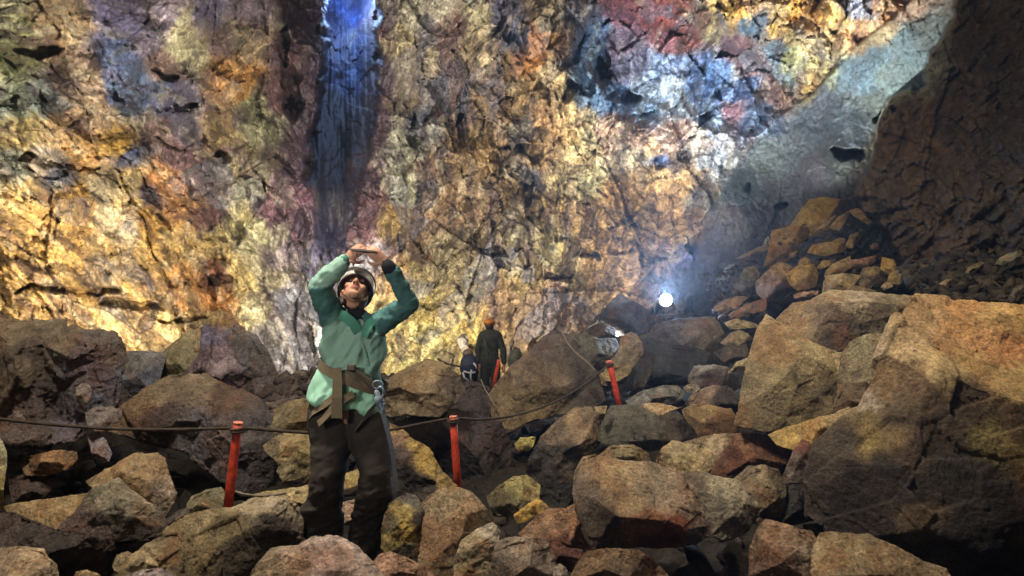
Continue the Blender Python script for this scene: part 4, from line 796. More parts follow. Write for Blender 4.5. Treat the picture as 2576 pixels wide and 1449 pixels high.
def build_rubble():
    "loose small rubble on the floor, too many to count"
    base = bmesh.new(); bmesh.ops.create_icosphere(base, subdivisions=1, radius=1)
    bv = np.array([v.co[:] for v in base.verts]); bf = np.array([[v.index for v in f.verts] for f in base.faces]); base.free()
    rg = np.random.RandomState(5)
    Vs, Fs, Cs = [], [], []; n0 = 0
    W = np.array([at(*p) for p in FLOOR_PX])
    def add(P, s, c):
        nonlocal n0
        sc = s*rg.uniform(.55, 1.25, 3)*np.array([1.2, 1, .75])
        v = bv*sc
        _, _, t, _ = cells(bv*1.3 + rg.uniform(0, 99, 3), rg.randint(9999))
        v = v*(1 + .9*t[:, None])*np.array([1, 1, rg.choice([.35, .6, 1.0])])
        a = rg.uniform(-.9, .9, 3)
        R = np.array(Matrix.Rotation(a[0]*3, 3, 'Z') @ Matrix.Rotation(a[1], 3, 'X') @ Matrix.Rotation(a[2], 3, 'Y'))
        Vs.append(v @ R.T + P); Fs.append(bf + n0); n0 += len(bv)
        Cs.append(np.repeat((c*rg.uniform(.6, 1.3))[None], len(bv), 0))
    def zat(x, y):
        return idw(np.array([x]), np.array([y]), [(w[0], w[1], w[2]) for w in W], 3.0, .8)[0, 0]
    tones = [lin('#3c322a'), lin('#302a26'), lin('#4a3f30'), lin('#3a3230')]
    for k in range(1100):
        y = rg.uniform(3, 15); x = rg.uniform(-.85, .85)*y
        s = rg.uniform(.03, .09)*(0.7 + y/9)
        add(np.array([x, y, zat(x, y) - .22 + .3*s]), s, tones[rg.randint(4)])
    # finer scree on the right slope, the dark flake slope and the heap left of the standing person
    def region(poly, D0, D1, num, smin, smax, tone):
        xs = [p[0] for p in poly]; ys = [p[1] for p in poly]; got = 0
        while got < num:
            x = rg.uniform(min(xs), max(xs)); y = rg.uniform(min(ys), max(ys))
            if poly_mask(np.array([x]), np.array([y]), poly, .1)[0] < .5: continue
            D = D0 + (D1-D0)*(max(ys)-y)/(max(ys)-min(ys))
            add(at(x, y, D), rg.uniform(smin, smax), tone[rg.randint(len(tone))]); got += 1
    region([(1930,620),(2060,540),(2200,540),(2280,640),(2330,740),(2150,740),(1960,740),(1900,700)], 10.9, 14.0, 90, .03, .07, [lin('#7c6440'), lin('#5a4a34'), lin('#8a7048'), lin('#4c4034')])
    region([(2260,660),(2400,640),(2600,620),(2620,790),(2300,750)], 7.4, 9.0, 330, .03, .11, [lin('#2c2620'), lin('#38322a'), lin('#242020'), lin('#453c30')])
    region([(690,960),(800,930),(830,1000),(770,1060),(680,1080),(640,1020)], 7.0, 8.0, 150, .05, .12, [lin('#5c504c'), lin('#6c6058'), lin('#4c4240')])
    region([(1760,690),(1900,640),(1960,700),(1920,800),(1800,800)], 11.2, 13.2, 160, .03, .08, [lin('#4a4650'), lin('#5c5450'), lin('#6c6058')])
    me = mesh_np('rubble', np.concatenate(Vs), np.concatenate(Fs))
    set_col(me, np.concatenate(Cs))
    tag(link('rubble', me, M_ROCK, smooth=False), 'loose dark rubble and scree lying between the boulders', 'rubble', kind='stuff')
# ================================================================== POSTS, ROPES, LAMP
def build_posts():
    red = plain_mat('red_painted_pipe', '#c8452f', rough=.55, scale=22, var=.45, bump=.4)
    end = plain_mat('worn_pipe_end', '#d98a70', rough=.6, scale=60, var=.3)
    G = 'red marker posts along the path'
    for b, t, r, lab in [((573,1283,4.72),(599,1066,4.72),.031,'red pipe post standing on the pale flat-topped boulder, left of the standing person'),
                         ((1152,1224,6.0),(1140,1050,6.0),.033,'red pipe post standing between the standing person and the large boulders, nearly upright'),
                         ((1558,1018,8.3),(1532,910,8.3),.036,'red pipe post leaning left, on the wide dark grey boulder'),
                         ((1244,960,13.0),(1255,907,13.0),.036,'short far red post beside the distant person in the orange helmet')]:
        B, T = at(*b), at(*t); ax = (T-B)/np.linalg.norm(T-B)
        u = np.cross(ax, [0,1,0]); u /= np.linalg.norm(u); w = np.cross(u, ax)
        root = empty('marker_post', B, lab, 'post', G)
        def ring(p, rr): return [p + rr*(u*math.cos(q) + w*math.sin(q)) - B for q in np.linspace(0, 2*math.pi, 20, endpoint=False)]
        h = np.linalg.norm(T-B); s = Shape()
        s.loft([ring(B - ax*.12, r), ring(B + ax*h*.35 + u*.002, r*1.0), ring(B + ax*h*.7, r*.99), ring(T, r), ring(T, r*.78), ring(T - ax*.05, r*.76)])
        link('pipe', s.mesh('pipe'), red, root)
        s = Shape(); s.loft([ring(T + ax*.001, r*1.06), ring(T + ax*.012, r*1.06), ring(T + ax*.012, r*.74), ring(T - ax*.02, r*.74)])
        link('pipe_end', s.mesh('pipe_end'), end, root)

def spline(P, n=10):
    P = [np.asarray(p, float) for p in P]; out = []
    for i in range(len(P)-1):
        p0, p1, p2, p3 = P[max(i-1,0)], P[i], P[i+1], P[min(i+2,len(P)-1)]
        for t in np.linspace(0, 1, n, endpoint=False):
            out.append(.5*((2*p1)+(-p0+p2)*t+(2*p0-5*p1+4*p2-p3)*t*t+(-p0+3*p1-3*p2+p3)*t**3))
    out.append(P[-1]); return out

def build_ropes():
    dark = plain_mat('dark_rope_fibre', '#40362e', rough=.95, scale=160, var=.5, bump=.8)
    pale = plain_mat('pale_cord_fibre', '#7c7264', rough=.9, scale=160, var=.3, bump=.6)
    def rope(pts, r, m, lab, n=10, cat='rope', twist=True, knots=()):
        P = spline([at(*p) for p in pts], n)
        s = Shape(); k = 10
        rings = []
        for i, p in enumerate(P):
            t = P[min(i+1,len(P)-1)] - P[max(i-1,0)]; t /= np.linalg.norm(t)
            a = np.cross(t, [0,0,1.0]); a /= np.linalg.norm(a); b = np.cross(a, t)
            rings.append([p + r*(1 + (.16*math.cos(3*q + i*1.1) if twist else 0))*(a*math.cos(q) + b*math.sin(q)) for q in np.linspace(0, 2*math.pi, k, endpoint=False)])
        s.loft(rings)
        for (kx, ky, kd, kr) in knots:
            kc = at(kx, ky, kd)
            for j in range(2):
                s.tube([kc + np.array([kr*math.cos(q), kr*math.sin(q), .016*(j-1) + .004*math.sin(q+j)]) for q in np.linspace(0, 2*math.pi, 17)], r*.9, 7)
        return tag(link('rope' if cat == 'rope' else 'cord', s.mesh('rope'), m), lab, cat)
    rope([(-160,1036,4.5),(0,1054,4.6),(100,1065,4.65),(250,1077,4.68),(420,1081,4.7),(600,1077,4.76),(690,1083,4.85),(800,1090,5.0),(900,1090,5.3),(985,1081,5.6),(1060,1066,5.85),(1140,1053,6.06),(1210,1055,6.4),(1290,1046,6.8),(1380,1018,7.3),(1450,981,7.8),(1500,945,8.1),(1534,912,8.36)],
         .0115, dark, 'dark rope strung along the red posts across the whole foreground', 14, knots=[(597,1079,4.72,.040),(1140,1056,6.0,.043),(1533,915,8.3,.046)])
    rope([(592,1236,4.66),(615,1243,4.66),(650,1247,4.7),(690,1245,4.72),(720,1240,4.75)], .008, pale, 'short pale cord lying on the boulder beside the left red post', cat='cord')
    rope([(1100,902,14.5),(1125,915,14.5),(1150,921,14.5),(1166,923,14.5)], .02, dark, 'thin far rope reaching the distant crouching person', cat='rope')
    rope([(1210,955,8.9),(1218,975,8.7),(1232,998,8.5),(1245,1022,8.4)], .007, pale, 'thin grey cord hanging over the dark boulder below the distant people', cat='cord')
    rope([(1412,830,8.3),(1430,866,8.15),(1455,893,8.05),(1478,912,8.0),(1497,932,8.0)], .009, pale, 'pale cord running down the right flank of the hump-shaped boulder', cat='cord')

def build_lamp():
    body = plain_mat('lamp_housing_black', '#1c1e22', rough=.5, var=.15)
    root = empty('flood_lamp', at(1675, 800, 12.0), 'blazing white flood lamp standing on the boulders at the right', 'lamp')
    o = np.array(root.location[:]); c = at(1675, 755, 12.0) - o
    to = CAM - (c + o); to = to/np.linalg.norm(to); rt = np.cross([0,0,1.0], to); rt /= np.linalg.norm(rt); up = np.cross(to, rt)
    ax = np.array([rt, to, up])
    s = Shape(); s.tube([c - to*.22, c - to*.12, c - to*.03], [.09, .11, .113], 20)
    for k in range(5): s.box(c - to*.20 + up*(-.1 + .05*k), (.20, .09, .012), ax)
    link('housing', s.mesh('housing'), body, root, smooth=False)
    s = Shape(); s.tube([c - rt*.2 - to*.1, c - rt*.2 - to*.1 - up*.26, c + rt*.2 - to*.1 - up*.26, c + rt*.2 - to*.1], .014, 8)
    link('yoke', s.mesh('yoke'), body, root)
    s = Shape(); s.tube([c - to*.1 - up*.26, c - to*.1 - up*.52], .018, 8)
    link('stand', s.mesh('stand'), body, root)
    s = Shape(); s.ball(c + to*.10, (.105, .05, .105), 24, 16, axes=ax)
    lens = link('lens', s.mesh('lens'), glow_mat('lamp_glow', (.85, .93, 1.0), 40), root)
    return root, c + o, to

# ================================================================== PEOPLE
def build_woman():
    D0 = 4.2; m = D0/FPX
    A = lambda x, y, d=0.0: at(x, y, D0 + d)
    root = empty('person', A(868, 1395), 'person in a green jacket and white helmet, arms raised overhead, looking straight up', 'person')
    R0 = np.array(root.location[:])
    def put(name, me, mat, parent=root):
        put_co(me, co_of(me) - R0); return link(name, me, mat, parent, smooth=name not in ('harness_belt','harness_strap','leg_strap','lanyard','zip','collar','chin_strap','headlamp_band'))
    # ---- joints
    shR, elR, wrR = A(838,806,.03), A(803,722,-.16), A(868,655,-.20)
    shL, elL, wrL = A(938,814,.05), A(1033,764,-.10), A(972,662,-.20)
    neck, headc = A(893,790,.03), A(893,735,.0)
    # head axes: face looks up, a little to the right and towards us
    f = np.array([.23, -.68, .70]); f /= np.linalg.norm(f)
    rr = np.cross(f, [0, .70, .72]); rr /= np.linalg.norm(rr); uu = np.cross(rr, f)
    HX = np.array([rr, f, uu])
    H = lambda x, y, z: headc + x*rr + y*f + z*uu
    s = Shape()
    # torso, pelvis, legs, feet under the clothes
    s.tube([A(868,1045,.04), A(880,960,.03), A(888,880,.03), A(889,820,.04)], [.125, .12, .13, .10], 16, .72)
    s.tube([shR, A(889,815,.05), shL], [.055, .085, .055], 12, .9)
    s.tube([A(889,820,.06), A(893,775,.05), H(0,-.02,-.05)], [.06, .052, .055], 12)
    s.tube([A(826,1050,.05), A(832,1215,-.02), A(812,1380,.06)], [.085, .058, .042], 12)
    s.tube([A(918,1055,.05), A(945,1220,-.03), A(912,1392,.06)], [.085, .058, .042], 12)
    s.tube([A(812,1385,.10), A(806,1402,-.08)], [.04, .035], 10); s.tube([A(912,1397,.10), A(912,1414,-.08)], [.04, .035], 10)
    s.tube([shR, elR, wrR], [.05, .04, .027], 12); s.tube([shL, elL, wrL], [.05, .04, .027], 12)
    # head
    s.ball(H(0,-.012,.03), (.074,.094,.088), axes=HX)
    s.ball(H(0,.035,-.035), (.058,.058,.075), axes=HX)
    s.ball(H(0,.060,-.092), (.030,.028,.024), axes=HX)
    s.tube([H(-.055,.0,-.05), H(0,.055,-.095), H(.055,.0,-.05)], [.022,.020,.022], 10)
    s.tube([H(0,.086,.022), H(0,.103,-.004), H(0,.113,-.022)], [.008,.011,.014], 10)
    s.ball(H(-.012,.104,-.026), .009); s.ball(H(.012,.104,-.026), .009)
    s.ball(H(0,.089,-.050), (.024,.012,.006), axes=HX); s.ball(H(0,.087,-.062), (.021,.012,.007), axes=HX)
    for q in (-1, 1):
        s.ball(H(.030*q,.078,.030), (.022,.012,.008), axes=HX)
        s.ball(H(.040*q,.062,-.022), (.024,.022,.022), axes=HX)
        s.ball(H(.075*q,-.012,-.015), (.010,.022,.032), axes=HX)
    # hands: palm, four unequal curled fingers and a thumb each, closing on the phone from both ends
    phc = A(914, 632, -.23)
    def hand(w, tip, side):
        d = tip - w; ln = np.linalg.norm(d); d /= ln
        n = np.array([0, -1.0, .1]); n -= d*(n @ d); n /= np.linalg.norm(n)      # back of the hand faces us
        a = np.cross(d, n)*side                                                   # across the knuckles, towards the thumb
        s.tube([w, w + d*.045, w + d*.085], [.026, .036, .038], 12, .42, n)
        kn = w + d*.085
        for i, (off, L) in enumerate(((.029,.070),(.010,.078),(-.010,.073),(-.027,.056))):
            p0 = kn + a*off; cu = -n
            p1 = p0 + d*L*.42 + cu*.006; p2 = p1 + d*L*.26 + cu*L*.24; p3 = p2 + d*L*.04 + cu*L*.26 
            s.tube([p0 - d*.012, p0, p1, p2, p3], [.0088,.0092,.0086,.0076,.0066], 8)
        t0 = w + d*.03 + a*.03; t1 = t0 + a*.028 + d*.024 - n*.010; t2 = t1 + d*.030 - n*.016 + a*.004
        s.tube([w + d*.018 + a*.014, t0, t1, t2], [.013,.0125,.0105,.0085], 8)
    hand(wrR, A(902,628,-.215), 1)
    hand(wrL, A(934,630,-.215), -1)
    me = s.fused('body', .0046, 3)
    c = co_of(me); hl = (c - headc) @ HX.T
    col = np.repeat(lin('#cf9a80')[None], len(c), 0)
    n = fbm(c*40, 3, 3)
    col *= (1 + .12*n[:, None])
    lip = np.exp(-((hl[:,0]/.024)**2 + ((hl[:,2]+.055)/.010)**2))*(hl[:,1] > .06)
    brow = np.exp(-(((np.abs(hl[:,0])-.031)/.020)**2 + ((hl[:,2]-.030)/.006)**2))*(hl[:,1] > .05)
    nostril = np.exp(-(((np.abs(hl[:,0])-.009)/.005)**2 + ((hl[:,2]+.036)/.006)**2))*(hl[:,1] > .09)
    for w_, h_ in ((lip,'#944a44'),(brow,'#2f2018'),(nostril,'#3a1c16')):
        w_ = np.clip(w_*1.3, 0, .9)[:, None]; col = col*(1-w_) + lin(h_)*w_
    set_col(me, col)
    skin = plain_mat('skin', '#ffffff', rough=.55, scale=90, var=.08, bump=.05, attr=True)
    body = put('body', me, skin)
    s = Shape(); s.ball(H(-.030,.074,.010), (.013,.010,.007), axes=HX); 
    dk = plain_mat('eye_dark', '#2a1d18', rough=.3, var=.1)
    put('eye', s.mesh('eye'), dk); s = Shape(); s.ball(H(.030,.074,.010), (.013,.010,.007), axes=HX); put('eye', s.mesh('eye'), dk)
    # hair below the helmet, gaiter
    s = Shape(); s.ball(H(0,-.045,-.01), (.080,.066,.085), axes=HX); s.tube([H(-.062,-.03,-.03), H(-.06,-.02,-.11)], [.026,.018], 10); s.tube([H(.062,-.03,-.03), H(.058,-.02,-.10)], [.026,.018], 10)
    put('hair', s.fused('hair', .006, 3), plain_mat('dark_hair', '#2a1c15', rough=.6, scale=120, var=.4))
    s = Shape(); s.tube([A(889,822,.02), A(893,800,.02), A(893,783,.03)], [.088,.074,.064], 18, .9)
    g = s.fused('neck_gaiter', .006, 4); c = co_of(g); c += no_of(g)*(.004*fbm(c*np.array([18,18,55]), 3, 9))[:, None]; put_co(g, c)
    put('neck_gaiter', g, plain_mat('black_fleece', '#17171a', rough=.95, scale=150, var=.3, bump=.5))
    # helmet
    def dome(rx, ry, rz, z0, th, cut):
        rows = []
        for i in range(13):
            ph = math.radians(90)*(1 - i/12*1.12)
            rows.append([H(rx*math.cos(ph)*math.cos(q), -.012 + ry*math.cos(ph)*math.sin(q), z0 + rz*math.sin(ph) + cut*math.sin(q)*(1-math.sin(ph))) for q in np.linspace(0, 2*math.pi, 36, endpoint=False)])
        return rows
    s = Shape(); outer = dome(.112,.132,.118,.035,0,.020); innr = dome(.100,.118,.106,.035,0,.020)
    s.loft(outer + innr[::-1])
    hel = put('helmet', s.mesh('helmet'), plain_mat('white_helmet_shell', '#cfcdc8', rough=.35, scale=30, var=.08, bump=.05))
    s = Shape()
    rim = [outer[-1][i]*.4 + innr[-1][i]*.6 for i in range(36)]; rim.append(rim[0])
    s.tube(rim, .0075, 8); put('helmet_rim', s.mesh('helmet_rim'), plain_mat('dark_rim', '#4a2226', rough=.5), hel)
    s = Shape()
    for q in (-1, 1): s.ribbon([H(.098*q,.02,.02), H(.082*q,.03,-.04), H(.04*q,.045,-.105), H(0,.05,-.118)], [0,1.0,0], .014, .003)
    put('chin_strap', s.mesh('chin_strap'), dk, hel)
    s = Shape(); s.box(H(0,.137,.075), (.062,.036,.042), HX); s.box(H(0,.15,.058), (.05,.02,.02), HX)
    lamp = s.fused('headlamp', .004, 3); put('headlamp', lamp, plain_mat('headlamp_plastic', '#b9bcc0', rough=.35, var=.1), hel)
    s = Shape(); s.ball(H(0,.157,.072), (.018,.008,.014), axes=HX); put('headlamp_lens', s.mesh('headlamp_lens'), plain_mat('headlamp_glass', '#e8ecf0', rough=.1, var=.02), hel)
    s = Shape(); bnd = [H(.116*math.cos(q), -.012+.136*math.sin(q), .075+.012*math.sin(q)) for q in np.linspace(0, 2*math.pi, 33)]
    s.ribbon(bnd, list(np.tile(uu, (33,1))), .022, .003); put('headlamp_band', s.mesh('headlamp_band'), plain_mat('headlamp_elastic', '#3a3636', rough=.9), hel)
    # ---- jacket
    def ring(yl, yr, xl, xr, d, ry, k=28):
        out = []
        for q in np.linspace(0, 2*math.pi, k, endpoint=False):
            x = (xl+xr)/2 + (xr-xl)/2*math.copysign(abs(math.cos(q))**.85, math.cos(q)); y = yl + (yr-yl)*(x-xl)/(xr-xl)
            p = A(x, y, d) + np.array([0, ry*math.sin(q), 0])*1.0; out.append(p)
        return out
    s = Shape()
    s.loft([ring(806,806,848,934,.04,.07), ring(812,812,826,952,.04,.10), ring(835,838,812,962,.03,.118), ring(880,880,812,965,.03,.125), ring(914,918,818,963,.03,.122), ring(945,955,806,961,.03,.128), ring(980,1000,788,959,.03,.140), ring(1004,1034,777,957,.03,.146)][::-1])
    def sleeve(a, b, w, r):
        mid1 = a*.5 + b*.5; mid2 = b*.5 + w*.5
        s.tube([a, mid1, b*.93 + a*.07, b, b*.93+w*.07, mid2, w], r, 18)
    sleeve(A(850,822,.05), elR, wrR, [.088,.080,.072,.068,.066,.060,.042])
    sleeve(A(928,830,.06), elL, wrL + (elL-wrL)*.16, [.082,.070,.062,.058,.058,.054,.046])
    s.tube([A(845,812,.04), A(889,800,.05), A(938,816,.05)], [.07,.085,.06], 14)
    jk = s.fused('jacket', .0075, 5)
    c = co_of(jk); nr = no_of(jk)
    x, y = to_px(c)
    def seg(p, q):
        d = q-p; t = np.clip(((c-p) @ d)/(d @ d), 0, 1); return np.linalg.norm(c - p - t[:, None]*d, axis=1)
    da = np.minimum(np.minimum(seg(shR,elR), seg(elR,wrR)), np.minimum(seg(shL,elL), seg(elL,wrL)))
    arm = sstep(.105 - da, 0, .02)*sstep(np.where(x < 890, 820 - y, 838 - y) + (np.abs(x-888) - 55)*.6, 0, 14)
    # folds: drag lines down the front, rings on the sleeves
    warp = fbm(c*7, 3, 21)
    front = np.sin((x*0.9 + (y-820)*.28)/13 + 3.0*warp)*.010*(1-arm)*sstep(y, 800, 860) + .026*(1 - 2*np.abs(fbm(np.stack([x/46+.012*y, y/120, c[:,1]*3], 1), 3, 27)))*(1-arm)*sstep(y, 800, 850) + .030*fbm(np.stack([x/34+.008*y, y/95, c[:,1]*3], 1), 3, 23)*(1-arm)
    slv = arm*(.014*fbm(np.stack([c[:,0]*16 + c[:,2]*10, c[:,2]*20 - c[:,0]*12, c[:,1]*9], 1), 3, 29))
    cinch = -.012*np.exp(-(((y - (915 + (x-818)*.42))/15)**2))*(1-arm)
    c = c + nr*(front + slv + cinch)[:, None]
    put_co(jk, c)
    teal, dark, mint = lin('#98c0b0'), lin('#4a7876'), lin('#a6dcc2')
    nn = fbm(c*9, 3, 33)
    right = sstep(x, 905, 960)
    col = teal*(1-right[:,None]) + lin('#86b4ae')*right[:,None]
    skirt = sstep(y - (935 + (x-818)*.45), -4, 10)[:, None]; col = col*(1-skirt) + mint*skirt
    dk_ = arm*np.where(x < 890, sstep(y - 716 + 12*nn, 0, 8)*sstep(835 - y, 0, 12), 1)  # dark sleeves; left forearm kept pale, its light put into the colour
    col = col*(1-dk_[:,None]) + dark*dk_[:,None]
    # seams of yoke and front panel
    zx = np.interp(y, [795, 845, 900, 1030], [868, 905, 925, 938])
    seam = np.exp(-((y - 848 - .10*np.abs(x-890))/2.0)**2)*(1-arm)*.5
    col = col*(1 - seam[:, None]*.0)
    set_col(jk, col*(1 + .08*nn[:, None]))
    mj = plain_mat('softshell_fabric', '#ffffff', rough=.75, scale=190, var=.12, bump=.15, attr=True)
    jacket = put('jacket', jk, mj)
    def surf(x0, y0, off=.006):
        i = np.argmin((x-x0)**2 + (y-y0)**2 + 1e6*(nr[:, 1] > -.3)); return c[i] + np.array([0, -off, 0])
    s = Shape(); zp = [surf(xx, yy) for xx, yy in ((872,800),(884,815),(897,836),(910,862),(920,888),(927,912),(931,945),(934,985),(937,1022))]
    zp = spline(relax_line(zp), 5); s.ribbon(zp, [1.0,0,.2], .013, .006); put('zip', s.mesh('zip'), plain_mat('zip_teal', '#7fae9c', rough=.5), jacket)
    # open collar flaps
    s = Shape()
    s.ribbon(spline([A(846,786,-.03), A(858,797,-.085), A(878,806,-.11), A(896,826,-.115), A(912,850,-.11)], 5), [.5,-.3,1.0], [.035]*20 + [.012], .007) if False else None
    col_pts = spline([A(842,776,.05), A(850,788,-.05), A(868,797,-.098), A(886,812,-.112), A(900,835,-.108)], 6)
    s.ribbon(col_pts, [.35,.1,1.0], [.058]*len(col_pts), .004)
    col_pts = spline([A(948,802,.08), A(944,806,-.02), A(932,812,-.075), A(922,826,-.10), A(915,848,-.105)], 6)
    s.ribbon(col_pts, [-.35,.1,1.0], [.052]*len(col_pts), .004)
    k = s.mesh('collar')
    put('collar', k, plain_mat('collar_fabric', '#4c9280', rough=.75, scale=190, var=.12), jacket)
    s = Shape(); s.tube([wrL + (elL-wrL)*.17, wrL + (elL-wrL)*.02], [.046,.038], 16); put('cuff', s.mesh('cuff'), plain_mat('cuff_black', '#16181a', rough=.9), jacket)
    s = Shape(); s.tube([wrR + (elR-wrR)*.10, wrR - (elR-wrR)*.02], [.042,.036], 16); put('cuff', s.mesh('cuff'), plain_mat('cuff_teal', '#3c7a68', rough=.8), jacket)
    # ---- trousers
    s = Shape()
    def leg(rows):
        s.loft([[A((l+r_)/2 + (r_-l)/2*math.cos(q), y_, d_) + np.array([0, ry_*math.sin(q), 0]) for q in np.linspace(0, 2*math.pi, 24, endpoint=False)] for y_, l, r_, d_, ry_ in rows])
    leg([(1350,757,866,.07,.115),(1310,757,862,.06,.110),(1240,774,861,.0,.105),(1190,783,870,-.01,.115),(1115,781,884,.03,.125),(1045,772,885,.05,.135),(1000,786,885,.05,.125)])
    leg([(1398,880,945,.07,.10),(1355,880,962,.06,.105),(1310,885,974,.05,.110),(1245,896,987,-.02,.110),(1190,906,986,-.02,.118),(1130,884,985,.03,.130),(1060,872,977,.05,.135),(1005,872,957,.05,.125)])
    tr = s.fused('trousers', .008, 4)
    c2 = co_of(tr); n2 = no_of(tr); x2, y2 = to_px(c2)
    w2 = fbm(c2*6, 3, 41)
    low = sstep(y2, 1160, 1300)
    f2 = (.020*fbm(np.stack([c2[:,0]*9 + c2[:,2]*8, c2[:,2]*17 - c2[:,0]*9, c2[:,1]*6], 1), 4, 43))*(.5 + .9*low) + .004*np.sin(y2/13 + x2/16 + 7*w2)*low
    put_co(tr, c2 + n2*f2[:, None])
    put('trousers', tr, plain_mat('dark_hiking_cloth', '#3a332d', rough=.85, scale=140, var=.25, bump=.25))
    for (bx, by) in ((808,1392),(914,1404)):
        s = Shape(); s.tube([A(bx,by-14,.10), A(bx,by+2,.08)], [.055,.05], 12); s.tube([A(bx,by+2,.12), A(bx-2,by+12,-.10)], [.05,.044], 12, .8)
        put('boot', s.fused('boot', .008, 3), plain_mat('boot_leather', '#2c241e', rough=.7))
    # ---- harness
    web = plain_mat('olive_webbing', '#6a5d48', rough=.85, scale=220, var=.25, bump=.5)
    bl = []
    for q in np.linspace(0, 2*math.pi, 49):
        xx = 889 + 77*math.cos(q); yy = 912 + (xx-816)*.46 + 14*math.sin(-q)*.6
        bl.append(A(xx, yy, .03) + np.array([.018*math.cos(q), .170*math.sin(q), 0]))
    s = Shape(); s.ribbon(bl, [.25, 0, 1.0], .056, .006)
    belt = put('harness_belt', s.mesh('harness_belt'), web)
    s = Shape(); s.ribbon([A(848,925,-.165), A(849,960,-.178), A(848,1000,-.188), A(847,1052,-.190)], [1,0,0.05], [.05,.056,.060,.064], .0035)
    put('harness_strap', s.mesh('harness_strap'), web, belt)
    s = Shape(); s.ribbon([A(872,930,-.158), A(895,948,-.168), A(925,968,-.162), A(952,984,-.14)], [-.45,0,1.0], .040, .004)
    s.ribbon([A(876,918,-.165), A(900,935,-.174), A(930,955,-.168), A(956,972,-.145)], [-.45,0,1.0], .018, .004)
    put('harness_strap', s.mesh('harness_strap'), plain_mat('brown_webbing', '#54483a', rough=.85, scale=220, var=.3, bump=.5), belt)
    s = Shape(); s.ribbon([A(890,990,-.165), A(868,1002,-.172), A(840,1022,-.172), A(812,1056,-.158), A(800,1066,-.15)], [.5,0,1.0], .042, .0035)
    s.ribbon([A(776,1052,-.02), A(786,1038,-.09), A(815,1018,-.125), A(846,996,-.14)], [.5,0,1.0], .045, .0035)
    put('leg_strap', s.mesh('leg_strap'), web, belt)
    s = Shape(); s.ribbon([A(948,1012,-.10), A(930,1036,-.12), A(906,1066,-.115), A(892,1084,-.10)], [.7,0,1.0], .028, .006)
    put('leg_strap', s.mesh('leg_strap'), plain_mat('dark_webbing', '#4a443c', rough=.85, scale=220, var=.3), belt)
    s = Shape(); s.box(A(884,925,-.188), (.05,.010,.042)); put('buckle', s.fused('buckle', .004, 2), plain_mat('buckle_metal', '#4a3c34', rough=.45, metal=.6), belt)
    # metal ring, carabiner, lanyard
    al = plain_mat('carabiner_metal', '#8fa3b4', rough=.35, metal=.7, var=.15)
    s = Shape()
    def loop(cx_, cy_, rx, ry_, d, r, rot=0):
        p = [A(cx_ + rx*math.cos(q)*math.cos(rot) - ry_*math.sin(q)*math.sin(rot), cy_ + rx*math.cos(q)*math.sin(rot) + ry_*math.sin(q)*math.cos(rot), d) for q in np.linspace(0, 2*math.pi, 22)]
        s.tube(p, r, 8)
    loop(950, 968, 12, 10, -.175, .006); loop(955, 990, 9, 17, -.18, .007, .15); loop(957, 1016, 8, 16, -.175, .007, -.25)
    put('carabiner', s.mesh('carabiner'), al, belt)
    s = Shape(); s.ball(A(951,1003,-.178), (.022,.016,.028)); s.ball(A(960,1032,-.165), (.016,.014,.024)); s.tube([A(948,985,-.178), A(956,1010,-.17), A(963,1042,-.155)], [.016,.013,.012], 10)
    put('lanyard_knot', s.mesh('lanyard_knot'), plain_mat('lanyard_knot_cord', '#93a3b3', rough=.8, scale=200, var=.25, bump=.6), belt)
    s = Shape(); s.ribbon(spline([A(962,1036,-.16), A(970,1066,-.15), A(979,1100,-.135), A(987,1135,-.115), A(992,1180,-.085), A(995,1215,-.07), A(992,1238,-.05)], 6), [1,.25,0], .026, .010)
    put('lanyard', s.mesh('lanyard'), plain_mat('lanyard_webbing', '#7d8894', rough=.8, scale=200, var=.25, bump=.5), belt)
    # the phone she holds up
    e1 = A(936,633,-.235) - A(892,629,-.235); e1 /= np.linalg.norm(e1); e3 = np.array([0,-.02,1.0]); e3 -= e1*(e3@e1); e3 /= np.linalg.norm(e3); e2 = np.cross(e3, e1)
    s = Shape(); s.box(A(914,631,-.235), (.150,.074,.009), np.array([e1,e2,e3]))
    ph = link('phone', s.mesh('phone'), plain_mat('phone_black', '#121316', rough=.3, var=.05), None, smooth=False)
    tag(ph, 'thin black phone held up flat in both hands of the person in the green jacket', 'phone')

def relax_line(P):
    P = [np.array(p) for p in P]
    for _ in range(2):
        P = [P[0]] + [(P[i-1]+2*P[i]+P[i+1])/4 for i in range(1, len(P)-1)] + [P[-1]]
    return P

